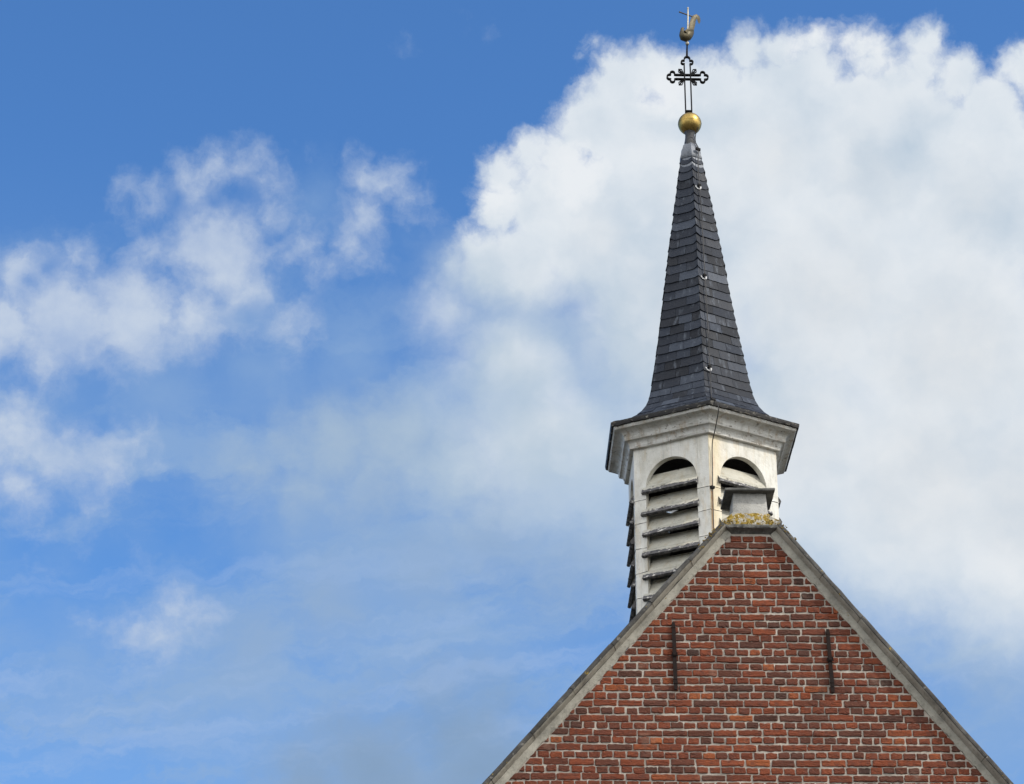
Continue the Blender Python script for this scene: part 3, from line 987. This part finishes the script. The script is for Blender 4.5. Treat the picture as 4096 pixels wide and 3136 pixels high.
for (ins, z) in ((0.004, 10.868), (0.0, 10.872), (-0.001, 10.888), (0.003, 10.893), (0.05, 10.905), (0.15, 10.915)):
    lo = (2.337 + ins, -0.088 + ins)
    hi = (2.779 - ins, 0.360 - ins)
    pts = []
    for a, b in (((lo[0], lo[1]), (hi[0], lo[1])), ((hi[0], lo[1]), (hi[0], hi[1])), ((hi[0], hi[1]), (lo[0], hi[1])), ((lo[0], hi[1]), (lo[0], lo[1]))):
        for i in range(10):
            f = i / 10
            pts.append((a[0] + (b[0] - a[0]) * f + rnd.gauss(0, .001), a[1] + (b[1] - a[1]) * f + rnd.gauss(0, .001), z + rnd.gauss(0, .0008)))
    loops.append(pts)
mb.loft(loops)
mb.build('cap_slab', M_CAP, ped, True, 50)

# ------------------------------------------------------------------ bell turret
TX, TY = 2.329, 1.9
turret = thing('bell_turret', 'white six-sided bell turret with louvred arches and a slate spire', 'tower', (TX, TY, 9.3))


def corner(a, r, z):
    return Vector((TX - r * math.sin(R(a)), TY - r * math.cos(R(a)), z))


def hexring(r, z):
    return [corner(-60 * i, r, z) for i in range(6)]


def face_frame(a):
    """face whose left corner (seen from outside) is at angle a+30, normal at a"""
    n = Vector((-math.sin(R(a)), -math.cos(R(a)), 0))
    t_ = Vector((math.cos(R(a)), -math.sin(R(a)), 0))
    return n, t_


RB = 0.79
APO = RB * math.cos(math.pi / 6)
HW = RB / 2
OW, OC = 0.268, -0.006               # half width and centre of the openings
SPR = 11.548
ZB, ZTOP = 9.3, 12.0
FACES = (30, -30, -90, -150, 150, 90)


def fp(a, u, out, z):
    n, t_ = face_frame(a)
    return Vector((TX, TY, 0)) + n * (APO + out) + t_ * u + Vector((0, 0, z))


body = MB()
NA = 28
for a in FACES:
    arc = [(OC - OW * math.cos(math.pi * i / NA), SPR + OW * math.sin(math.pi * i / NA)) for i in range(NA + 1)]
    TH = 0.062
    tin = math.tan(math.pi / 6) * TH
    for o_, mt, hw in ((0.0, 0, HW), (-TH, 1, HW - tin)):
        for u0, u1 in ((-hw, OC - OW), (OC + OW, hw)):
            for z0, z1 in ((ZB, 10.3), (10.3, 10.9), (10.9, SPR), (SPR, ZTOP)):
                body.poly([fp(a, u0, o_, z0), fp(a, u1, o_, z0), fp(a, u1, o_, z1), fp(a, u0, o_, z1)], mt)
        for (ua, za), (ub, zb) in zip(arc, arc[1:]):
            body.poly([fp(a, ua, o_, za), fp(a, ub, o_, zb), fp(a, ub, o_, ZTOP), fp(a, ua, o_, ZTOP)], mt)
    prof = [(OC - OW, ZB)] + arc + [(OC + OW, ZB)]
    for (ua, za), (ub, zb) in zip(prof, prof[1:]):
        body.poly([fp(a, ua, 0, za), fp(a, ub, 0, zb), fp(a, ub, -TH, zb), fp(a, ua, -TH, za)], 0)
# lapped seams of the painted sheet on the posts, just proud of the face
for a in FACES:
    for z, sl in ((11.437, 0.0), (11.20, 0.006), (10.945, 0.0), (10.70, 0.006), (10.45, 0.0)):
        for u0, u1 in ((-HW - 0.002, OC - OW - 0.002), (OC + OW + 0.002, HW + 0.002)):
            pr = [(0.0, 0.005), (0.0032, 0.002), (0.0042, -0.002), (0.0, -0.0035)]
            lp = []
            for i in range(6):
                u = u0 + (u1 - u0) * i / 5
                dz = rnd.gauss(0, 0.0016) + sl * (i / 5 - .5)
                lp.append([fp(a, u, o_, z + h + dz) for o_, h in pr])
            body.loft(lp, 0)
            body.loft([[fp(a, u0 + (u1 - u0) * i / 5, o_, z - 0.0045 + h + sl * (i / 5 - .5)) for o_, h in ((0.0, 0.002), (0.0015, 0.002), (0.0015, -0.002), (0.0, -0.002))] for i in range(6)], 2)  # dark line beneath each seam: the lap's shadow laid on as colour
body.build('belfry_wall', [M_PAINT, M_INNER, M_EDGE_SHADE], turret)
core = MB()  # unseen dark core added to stop sky showing through the louvres
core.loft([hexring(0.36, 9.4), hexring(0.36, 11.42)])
core.build('sky_blocker_core', M_INNER, turret)
ceil = MB()
ceil.loft([hexring(RB - 0.09, 11.93), hexring(RB - 0.09, 11.96)])
ceil.build('belfry_ceiling', M_INNER, turret)
floor_ = MB()
floor_.loft([hexring(RB - 0.09, 9.32), hexring(RB - 0.09, 9.36)])
floor_.build('belfry_floor', M_INNER, turret)

# bare timber showing beside the front corner
st = MB()
loops = []
for i in range(40):
    f = i / 39
    z = 10.75 + 0.63 * f
    w0, w1 = -HW + 0.008 + rnd.gauss(0, .0012), -HW + 0.027 + rnd.gauss(0, 0.0016)
    loops.append([fp(-30, w0, 0.0006, z), fp(-30, w1, 0.0006, z), fp(-30, w1 - .001, 0.003, z), fp(-30, w0 + .001, 0.003, z)])
st.loft(loops)
st.build('bare_wood_strip', M_STRIP, turret)

# louvres: sloping boards in every opening, lips proud of the wall with flaked edges
SL_TOP = 11.712
for fi, a in enumerate(FACES):
    r2 = random.Random(20 + fi)
    lv = MB()
    for k_ in range(9):
        zt = SL_TOP - 0.2145 * k_ + r2.gauss(0, 0.003)
        t_l, t_r = r2.gauss(0, 0.003), r2.gauss(0, 0.003)
        dd, dz = 0.135, 0.222
        ln_ = math.hypot(dd, dz)
        nz, no = dd / ln_, dz / ln_          # outward board normal (out, up)
        th = 0.020
        ns = 22

        def sec(u, s, off, zz):
            """point at s along the slope (0 top inner, 1 at lower edge), off = thickness offset"""
            return fp(a, u, -0.095 + dd * s + no * off, zt + zz - dz * s + nz * off)
        # board inside the opening
        loops = []
        for i in range(ns + 1):
            u = OC + (-0.264 + 0.528 * i / ns)
            zz = t_l + (t_r - t_l) * i / ns
            loops.append([sec(u, 0.0, 0, zz), sec(u, 0.70, 0, zz), sec(u, 0.70, -th, zz), sec(u, 0.0, -th, zz)])
        lv.loft(loops, 0)
        # lip: lower part, wider than the opening
        e0, e1 = 0.300 + r2.uniform(-0.006, 0.012), 0.276 + r2.uniform(-0.004, 0.006)
        if a in (-30, -90, -150):
            e0, e1 = e1 + 0.018, e0
        loops = []
        for i in range(ns * 2 + 1):
            f = i / (ns * 2)
            u = OC - e0 + (e0 + e1) * f
            zz = t_l + (t_r - t_l) * f
            rag = r2.gauss(0, 0.007) if 0 < i < ns * 2 else 0.02
            up = 0.86 + r2.gauss(0, 0.015) + 0.03 * math.sin(f * 9 + k_)
            loops.append([sec(u, 0.72, 0.0015, zz), sec(u, up, 0.0035 + r2.gauss(0, .0006), zz), sec(u, 1.0 + rag * .5, 0.001, zz), sec(u, 1.005 + rag, -0.012, zz), sec(u, 0.985 + rag * .6, -th - 0.012, zz), sec(u, 0.72, -th, zz)])
        ids = [[lv.vert(p) for p in lp] for lp in loops]
        for la, lb in zip(ids, ids[1:]):
            for i, mt in ((0, 0), (1, 1), (2, 2), (3, 2), (4, 2), (5, 0)):  # underside dark as well: shade of the gap put into its colour
                j = (i + 1) % 6
                lv.face((la[i], la[j], lb[j], lb[i]), mt)
        lv.face(ids[0][::-1], 2)
        lv.face(ids[-1], 1)
        # curled paint flakes along the upper edge of the lip
        for q in range(9):
            u = OC + r2.uniform(-0.25, 0.25)
            w_ = r2.uniform(0.008, 0.035)
            s0 = r2.uniform(0.78, 0.9)
            h = r2.uniform(0.006, 0.014)
            p = [sec(u, s0, 0.004, 0), sec(u + w_, s0 + r2.uniform(-.02, .02), 0.004, 0), sec(u + w_ * .8, s0 + 0.06, h, 0), sec(u + w_ * .3, s0 + 0.05, h * .7, 0)]
            lv.hexa(p, [v + face_frame(a)[0] * 0.0015 + Vector((0, 0, 0.001)) for v in p], 0 if r2.random() < .6 else 1)
    o = lv.build('louvre', [M_SLAT, M_LIP, M_EDGE_SHADE], turret)

# white patch standing in for bright sky seen between slats, left front louvre
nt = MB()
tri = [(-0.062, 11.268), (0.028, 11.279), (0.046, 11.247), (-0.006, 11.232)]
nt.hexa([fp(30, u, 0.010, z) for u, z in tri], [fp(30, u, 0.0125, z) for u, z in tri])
nt.build('sky_glimpse_patch', M_WASH, turret)

# cornice
cor = MB()
prof = [(0.785, 11.966), (0.828, 11.966), (0.834, 11.970), (0.839, 11.991), (0.837, 11.994), (0.840, 12.003), (0.845, 12.014), (0.853, 12.025), (0.864, 12.034), (0.877, 12.040),
        (0.889, 12.041), (0.892, 12.045), (0.900, 12.067), (0.895, 12.070), (0.899, 12.082), (0.906, 12.095), (0.917, 12.108), (0.933, 12.118), (0.953, 12.127), (0.976, 12.132),
        (1.000, 12.134), (1.005, 12.138), (1.014, 12.155), (1.014, 12.162), (0.92, 12.163)]
for i in range(6):
    a0, a1 = 60 * i, 60 * (i + 1)
    NS = 14
    secs = []
    for s in range(NS + 1):
        f = s / NS
        secs.append([corner(a0, r_, z).lerp(corner(a1, r_, z), f) + Vector((0, 0, rnd.gauss(0, 0.0008) + 0.0012 * math.sin(f * 7 + i))) for r_, z in prof])
    ids = [[cor.vert(p) for p in s] for s in secs]
    for la, lb in zip(ids, ids[1:]):
        for k_ in range(len(prof) - 1):
            cor.face((la[k_], la[k_ + 1], lb[k_ + 1], lb[k_]), 0)
    # lifted splinters of paint
    for q in range(7):
        f = rnd.uniform(0.06, 0.94)
        r_, z = rnd.choice(((0.838, 11.997), (0.903, 12.074), (0.838, 11.990)))
        p0 = corner(a0, r_, z).lerp(corner(a1, r_, z), f)
        dr = (corner(a1, r_, z) - corner(a0, r_, z)).normalized()
        nn = Vector((p0.x - TX, p0.y - TY, 0)).normalized()
        w_ = rnd.uniform(0.02, 0.06)
        pts = [p0, p0 + dr * w_, p0 + dr * w_ * .9 + nn * .006 - Vector((0, 0, rnd.uniform(.008, .016))), p0 + dr * w_ * .3 + nn * .004 - Vector((0, 0, .008))]
        cor.hexa(pts, [p + nn * .002 for p in pts], 0)
cor.build('cornice', M_CORN, turret)

gut = MB()
for i in range(6):
    a0, a1 = 60 * i, 60 * (i + 1)
    NS = 30
    secs = []
    for s in range(NS + 1):
        f = s / NS
        rag = rnd.gauss(0, 0.0028) if 0 < s < NS else 0
        rag2 = rnd.gauss(0, 0.002) if 0 < s < NS else 0
        pr = [(1.000, 12.1655), (1.022 + rag2, 12.1625 + rag), (1.037, 12.164 + rag), (1.043, 12.182), (1.046, 12.2005 + rag2 * .5), (1.040, 12.206), (0.97, 12.206)]
        secs.append([corner(a0, r_, z).lerp(corner(a1, r_, z), f) for r_, z in pr])
    ids = [[gut.vert(p) for p in s] for s in secs]
    for la, lb in zip(ids, ids[1:]):
        for k_ in range(6):
            gut.face((la[k_], la[k_ + 1], lb[k_ + 1], lb[k_]), 0)
gut.build('eaves_board', M_GUT, turret)

# slate spire
SP = [(12.205, 1.018), (12.222, 0.960), (12.245, 0.900), (12.275, 0.845), (12.312, 0.786), (12.36, 0.724), (12.418, 0.666), (12.477, 0.623), (12.55, 0.586), (12.675, 0.553), (12.82, 0.527),
      (12.969, 0.500), (13.17, 0.464), (13.508, 0.408), (13.934, 0.346), (14.384, 0.279), (14.87, 0.200), (15.325, 0.125), (15.44, 0.104)]


def srad(z):
    for (z0, r0), (z1, r1) in zip(SP, SP[1:]):
        if z <= z1:
            return r0 + (r1 - r0) * (z - z0) / (z1 - z0)
    return SP[-1][1]


spire = MB()
spire.loft([hexring(r_ - 0.016, z) for z, r_ in SP], 0)
spire.tn = [(0.0, 0.3)] * len(spire.tn)
arcs = [0.0]
for (z0, r0), (z1, r1) in zip(SP, SP[1:]):
    arcs.append(arcs[-1] + math.hypot(z1 - z0, (r1 - r0) * 0.866))


def at(s):
    for i in range(len(SP) - 1):
        if s <= arcs[i + 1]:
            f = (s - arcs[i]) / (arcs[i + 1] - arcs[i])
            return SP[i][0] + f * (SP[i + 1][0] - SP[i][0]), SP[i][1] + f * (SP[i + 1][1] - SP[i][1])
    return SP[-1]


course = []
s = 0.0
while s < arcs[-1] - 0.02:
    z = at(s)[0]
    h = 0.075 if z < 12.4 else (0.085 if z < 12.6 else 0.104)
    course.append((s, min(arcs[-1], s + h)))
    s += h
for fi in range(6):
    a0, a1 = 60 * (fi + 1), 60 * fi           # left and right hips seen from outside
    am = (a0 + a1) / 2
    nn = Vector((-math.sin(R(am)), -math.cos(R(am)), 0))
    for ci, (sa, sb) in enumerate(course):
        za, ra_ = at(sa)
        zb, rb_ = at(min(arcs[-1], sb + 0.03))
        wid = ra_
        n = max(1, int(round(wid / 0.17)))
        if za > 14.3:
            n = 1
        elif za > 13.75:
            n = 2
        cuts = [0.0]
        for i in range(1, n):
            cuts.append((i + (0.5 if ci % 2 else 0.0) * (1 if n > 1 else 0) - 0.25 + rnd.uniform(-.14, .14)) / n)
        cuts.append(1.0)
        slope = Vector((nn.x * (ra_ - rb_), nn.y * (ra_ - rb_), -(zb - za)))
        nout = (nn * (zb - za) + Vector((0, 0, 1)) * (ra_ - rb_) * 0.866).normalized()
        for i in range(n):
            f0, f1 = cuts[i] + (0.0015 / wid if i else -0.004 / wid), cuts[i + 1] - (0.0015 / wid if i < n - 1 else -0.004 / wid)
            lift = 0.0130 + rnd.uniform(-.0022, .003)
            tn = (min(1, max(0, rnd.gauss(0.42, 0.32))), rnd.random())
            m = 6
            lo, up = [], []
            tilt = rnd.gauss(0, 0.003)
            for q in range(m + 1):
                f = f0 + (f1 - f0) * q / m
                p = corner(a0, ra_, za).lerp(corner(a1, ra_, za), f)
                dz = rnd.gauss(0, 0.0012) + tilt * (q / m - .5)
                if za > 12.7:
                    e = min(f, 1 - f) * wid
                    if e < 0.03:
                        dz += (0.03 - e) * (0.85 if za > 13.9 else 0.35)
                lo.append(p + nout * lift + Vector((0, 0, dz - 0.004)))
                up.append(corner(a0, rb_, zb).lerp(corner(a1, rb_, zb), f) + nout * 0.002)
            th = 0.0090
            ia = [spire.vert(p) for p in lo]
            ib = [spire.vert(p) for p in up]
            ja = [spire.vert(p - nout * th) for p in lo]
            for q in range(m):
                spire.face((ia[q], ia[q + 1], ib[q + 1], ib[q]), 0, tn)
                spire.face((ja[q], ja[q + 1], ia[q + 1], ia[q]), 0, (tn[0] * .4, tn[1]))
            jb = [spire.vert(p - nout * th) for p in (up[0], up[-1])]
            spire.face((ja[0], ia[0], ib[0], jb[0]), 0, (tn[0] * .4, tn[1]))
            spire.face((ja[-1], ia[-1], ib[-1], jb[1]), 0, (tn[0] * .4, tn[1]))
spire.build('slate_spire', M_SLATE, turret)

# lead cap: two dressed tiers and a dark neck
lead = MB()
lead.loft([hexring(0.139, 15.285), hexring(0.137, 15.300), hexring(0.120, 15.405), hexring(0.112, 15.408)], 0)
loops = []
for r_, z in ((0.118, 15.412), (0.126, 15.425), (0.121, 15.46), (0.106, 15.53), (0.083, 15.585), (0.060, 15.612), (0.050, 15.615)):
    ring_ = []
    for i in range(24):
        a = 15 * i
        k_ = math.cos(math.pi / 6) / math.cos(R((a % 60) - 30)) 
        p = corner(a, r_ * k_ * (1 + 0.05 * math.sin(a * 0.11 + z * 40)), z)
        ring_.append(p)
    loops.append(ring_)
lead.loft(loops, 0)
lead.build('lead_cap', M_LEAD, turret, True, 50)
nk = MB()
nk.lathe([(0.062, 15.590), (0.060, 15.640), (0.055, 15.66), (0.050, 15.700), (0.049, 15.74), (0.06, 15.765)], (TX, TY), 20)
nk.build('neck', M_NECK, turret, True, 50)

# ------------------------------------------------------------------ gilded ball with iron cross
CX, CZ = 2.325, 16.436
cross = thing('spire_cross', 'black wrought iron cross with trefoil ends on a gilded ball', 'cross', (TX, TY, 15.74))
ball = MB()
BR = 0.1215
NB = 40
loops = []
for i in range(1, NB):
    th = math.pi * i / NB
    loops.append([(TX + 0.002 + BR * math.sin(th) * math.cos(2 * math.pi * k_ / 64), TY + BR * math.sin(th) * math.sin(2 * math.pi * k_ / 64), 15.866 - BR * math.cos(th) * (0.985)) for k_ in range(64)])
ball.loft(loops)
bo = ball.build('gilded_ball', M_GOLD, cross, True, 60)
sm = MB()
loops = []
sm.lathe([(BR * 0.9985, 15.8615), (BR + 0.0012, 15.863), (BR + 0.0012, 15.867), (BR * 0.9985, 15.8685)], (TX + 0.002, TY), 64)
sm.build('seam', M_GOLD, bo, True)


def c3(x, z, d):
    return Vector((CX + x - (z * 0.0 if z > 0 else z * 0.0), TY + d, CZ + z))


def arc2(cx, cz, r_, a0, a1, n=7):
    return [(cx + r_ * math.cos(R(a0 + (a1 - a0) * i / n)), cz + r_ * math.sin(R(a0 + (a1 - a0) * i / n))) for i in range(n + 1)]


H2, V2 = 0.0255, 0.0315
T_, DP = 0.0118, 0.037
end = [(0.120, H2)] + arc2(0.158, 0.041, 0.0235, 212, -38, 10) + arc2(0.187, 0.0, 0.0285, 100, -100, 10) + arc2(0.158, -0.041, 0.0235, 38, -212, 10) + [(0.120, -H2)]
loop_h = end + [(-x, z) for x, z in end[::-1]]
top_end = [(-V2, 0.140)] + arc2(-0.041, 0.182, 0.0215, -58, -305, 10) + arc2(0.0, 0.219, 0.030, 190, -10, 10) + arc2(0.041, 0.182, 0.0215, 125, -122, 10) + [(V2, 0.140)]
lean = 0.0
fr = MB()
fr.strip(loop_h, T_, DP, c3, closed=True)
vb = [(-V2, -0.418)] + [(-V2, -0.3 + 0.1 * i) for i in range(5)] + top_end + [(V2, 0.1 - 0.1 * i) for i in range(5)] + [(V2, -0.418)]
fr.strip(vb, T_, DP * 0.9, c3)
fr.box((CX - V2 - 0.006, TY - 0.02, CZ - 0.428), (CX + V2 + 0.006, TY + 0.02, CZ - 0.412))
fo = fr.build('cross_frame', M_IRON, cross)
for sx in (-1, 1):
    for sz in (-1, 1):
        lf = MB()
        pts = [(0.036, 0.030), (0.048, 0.064), (0.060, 0.094), (0.092, 0.097), (0.094, 0.066), (0.064, 0.044)]
        lf.strip([(x * sx, z * sz) for x, z in pts], 0.0085, DP * 0.35, c3, closed=True)
        lf.strip([(0.034 * sx, 0.030 * sz), (0.07 * sx, 0.07 * sz), (0.090 * sx, 0.093 * sz)], 0.009, DP * 0.6, c3)
        lf.build('leaf_ornament', M_IRON, fo)
rod = MB()
rod.tube([(CX, TY, CZ + 0.245), (CX + 0.001, TY, CZ + 0.27), (CX + 0.004, TY, CZ + 0.34), (CX + 0.008, TY, CZ + 0.41)], [0.018, 0.011, 0.009, 0.008], 10)
rod.build('finial_rod', M_IRON, cross, True, 60)

# ------------------------------------------------------------------ weathercock
WX, WZ = 2.334, 16.853
cock = thing('weathercock', 'gilded weathercock with a tall curled tail on top of the spire cross', 'weathercock', (WX, TY, WZ))
kb = MB()
kb.lathe([(0.006, WZ - 0.021), (0.014, WZ - 0.017), (0.020, WZ - 0.006), (0.021, WZ + 0.002), (0.018, WZ + 0.012), (0.010, WZ + 0.019), (0.008, WZ + 0.03), (0.008, WZ + 0.06)], (WX, TY), 16)
kb.build('knob', M_POLE, cock, True, 60)
TURN = 0.56          # the bird's axis is turned: its head points left and towards the viewer


def wc(X, Y, dy=0.0):
    """picture-like outline coordinates of the bird -> its turned vertical plane"""
    x = 2.258 + (X - 570) * 0.000275
    zapp = 16.959 - (Y - 1120) * 0.000275
    y = (x - WX) * TURN
    return Vector((x, TY + y + dy, zapp + 0.6 * y))


bd = MB()
axis_n = Vector((1, TURN, 0)).normalized()
side_n = Vector((-TURN, 1, 0)).normalized()


def blob_chain(mb, chain, n=14, mat=0):
    """chain of (X, Y, half height, half thickness) along the bird; smooth round sections"""
    pts = [wc(X, Y) for X, Y, _, _ in chain]
    loops = []
    for i, p in enumerate(pts):
        d = (pts[min(i + 1, len(pts) - 1)] - pts[max(i - 1, 0)]).normalized()
        b = side_n
        a = d.cross(b).normalized()
        hh, ht = chain[i][2] * 0.000298, chain[i][3] * 0.000298
        loops.append([p + a * hh * math.cos(2 * math.pi * k_ / n) + b * ht * math.sin(2 * math.pi * k_ / n) for k_ in range(n)])
    mb.loft(loops, mat)


blob_chain(bd, [(735, 812, 14, 10), (712, 812, 40, 28), (680, 838, 62, 45), (668, 885, 72, 58), (660, 950, 78, 70), (652, 1030, 92, 92), (660, 1110, 118, 125), (695, 1190, 160, 160),
                (760, 1195, 195, 185), (840, 1140, 205, 190), (920, 1060, 180, 165), (990, 985, 145, 125), (1040, 920, 105, 85), (1065, 860, 70, 50), (1068, 820, 40, 22)])
body_o = bd.build('body', M_BRONZE, cock, True, 70)
ck = MB()
comb = [(640, 812), (650, 778), (668, 790), (682, 762), (700, 786), (720, 770), (728, 800), (690, 825)]
ck.hexa([wc(x, y, -0.0025) for x, y in comb], [wc(x, y, 0.0025) for x, y in comb])
beak = [(735, 805), (772, 822), (735, 832)]
ck.hexa([wc(x, y, -0.003) for x, y in beak], [wc(x, y, 0.003) for x, y in beak])
ck.build('comb', M_BRONZE, body_o)
wg = MB()
for s in (-1, 1):
    wing = [(690, 1060), (760, 985), (860, 925), (960, 905), (1060, 925), (1120, 975), (1080, 1060), (980, 1120), (850, 1150), (740, 1120)]
    cxw = sum(p[0] for p in wing) / 10
    cyw = sum(p[1] for p in wing) / 10
    base = [wc(x, y, s * 0.030) for x, y in wing]
    mid = [wc(cxw + (x - cxw) * .75, cyw + (y - cyw) * .75, s * 0.056) for x, y in wing]
    wg.loft([base, mid])
wg.build('wing', M_BRONZE, body_o, True, 60)
tl = MB()
spine = [(1030, 930, 75), (1035, 800, 92), (1062, 680, 95), (1090, 560, 92), (1112, 450, 86), (1150, 350, 82), (1205, 265, 78), (1262, 232, 72), (1312, 270, 66), (1343, 350, 58), (1358, 430, 48), (1362, 510, 34), (1357, 575, 12)]
pts2 = [Vector((x, y)) for x, y, _ in spine]
loops = []
for i, (x, y, w_) in enumerate(spine):
    d = (pts2[min(i + 1, len(spine) - 1)] - pts2[max(i - 1, 0)]).normalized()
    nrm = Vector((-d.y, d.x))
    w_ = w_ * 1.30
    A_, B_ = pts2[i] + nrm * w_, pts2[i] - nrm * w_
    th = 0.0095 * (w_ / 90) + 0.001
    mid = pts2[i]
    loops.append([wc(A_.x, A_.y, 0), wc(mid.x, mid.y, -th), wc(B_.x, B_.y, 0), wc(mid.x, mid.y, th)])
tl.loft(loops)
tl.build('tail', M_BRONZE, cock, True, 70)
pl = MB()
pl.tube([(WX + 0.002, TY, 16.88), (2.349, TY, 17.15), (2.3535, TY, 17.290)], [0.0085, 0.0082, 0.0078], 10)
pl.tube([(2.3535, TY, 17.2895), (2.3535, TY, 17.300), (2.354, TY, 17.308)], [0.0095, 0.0105, 0.006], 10)
pl.build('pole', M_POLE, cock, True, 60)
cb = MB()
cb.tube([(2.258, TY - 0.046, 17.217), (2.416, TY + 0.046, 17.217)], 0.0068, 8)
cb.tube([(2.2565, TY - 0.047, 17.217), (2.262, TY - 0.0437, 17.217)], 0.009, 8)
cb.build('crossbar', M_BRONZE, cock, True, 60)

# ------------------------------------------------------------------ lightning conductor
cable = thing('lightning_conductor', 'thin black lightning cable clipped down the spire ridge and turret corner', 'cable', (TX + 0.3, TY - 0.7, 10.8))


def sf(u, out, z):
    """right front face frame of the turret, out measured from the axis"""
    n, t_ = face_frame(-30)
    return Vector((TX, TY, 0)) + n * out + t_ * u + Vector((0, 0, z))


cm = MB()
path = [sf(0.012, 0.135, 15.765), sf(0.012, 0.085, 15.70), sf(0.014, 0.075, 15.62), sf(0.010, 0.125, 15.50)]
for z, du in ((15.30, 0.050), (15.03, 0.055), (14.6, 0.060), (14.27, 0.058), (13.9, 0.058), (13.4, 0.060), (13.1, 0.060), (12.82, 0.056), (12.60, 0.052)):
    path.append(sf(-srad(z) / 2 + du, srad(z) * 0.866 + 0.034, z))
for z in (12.46, 12.36, 12.28):
    path.append(sf(-srad(z) / 2 + 0.05, srad(z) * 0.866 + 0.026, z))
path += [sf(-0.490, 0.885, 12.222), sf(-0.470, 0.91, 12.216), sf(-0.458, 0.932, 12.17), sf(-0.447, 0.93, 12.105), sf(-0.424, 0.86, 12.009), sf(-0.401, 0.79, 11.938),
         sf(-0.381, 0.73, 11.889), sf(-0.372, 0.703, 11.80), sf(-0.374, 0.70, 11.6), sf(-0.379, 0.70, 11.41), sf(-0.3815, 0.699, 11.2), sf(-0.383, 0.699, 10.95), sf(-0.384, 0.699, 10.6), sf(-0.384, 0.699, 10.1)]
# round the path with extra points
sm_path = []
for i in range(len(path) - 1):
    p0, p1, p2, p3 = path[max(i - 1, 0)], path[i], path[i + 1], path[min(i + 2, len(path) - 1)]
    for q in range(4):
        f = q / 4
        sm_path.append(0.5 * ((2 * p1) + (p2 - p0) * f + (2 * p0 - 5 * p1 + 4 * p2 - p3) * f * f + (3 * p1 - p0 - 3 * p2 + p3) * f ** 3))
sm_path.append(path[-1])
cm.tube(sm_path, 0.0048, 6)
cm.build('cable', M_CABLE, cable, True, 60)
for z, du in ((15.03, 0.050), (13.90, 0.055), (12.80, 0.052)):
    c = MB()
    r0_ = srad(z) * 0.866
    u = -srad(z) / 2 + du
    tl_ = (srad(z - .1) - srad(z + .1)) * 0.866 / 0.2
    # half ring of white sheet hanging under the holder
    ou, inn = [], []
    for i in range(13):
        a = R(178 + 195 * i / 12)
        for L_, r_ in ((ou, 0.036), (inn, 0.021)):
            dz = r_ * math.sin(a)
            L_.append((u + r_ * 1.05 * math.cos(a), dz))
    for i in range(12):
        q4 = [ou[i], ou[i + 1], inn[i + 1], inn[i]]
        c.hexa([sf(x, r0_ - tl_ * d_ + 0.0155, z + d_ - 0.004) for x, d_ in q4], [sf(x, r0_ - tl_ * d_ + 0.0185, z + d_ - 0.004) for x, d_ in q4])
    w_ = c.build('washer', M_WASH, cable)
    h_ = MB()
    h_.tube([sf(u, r0_ - 0.005, z), sf(u, r0_ + 0.04, z + 0.004)], 0.0085, 8)
    h_.box((-0.017, 0.026, -0.011), (0.017, 0.043, 0.011), 0, lambda p: sf(u + p[0], r0_ + p[1], z + 0.004 + p[2]))
    h_.build('holder', M_IRON, w_)
h_ = MB()
h_.box((-0.402, 0.686, 11.402), (-0.362, 0.712, 11.427), 0, lambda p: sf(p[0], p[1], p[2]))
h_.build('clip', M_IRON, cable)
h_ = MB()
h_.box((-0.50, 0.872, 12.212), (-0.455, 0.898, 12.232), 0, lambda p: sf(p[0], p[1], p[2]))
h_.tube([sf(-0.485, 0.87, 12.225), sf(-0.47, 0.88, 12.245)], 0.008, 6)
h_.build('clip', M_IRON, cable)
h_ = MB()
h_.box((-0.022, 0.118, 15.485), (0.03, 0.138, 15.512), 0, lambda p: sf(p[0], p[1], p[2]))
h_.build('clip', M_IRON, cable)
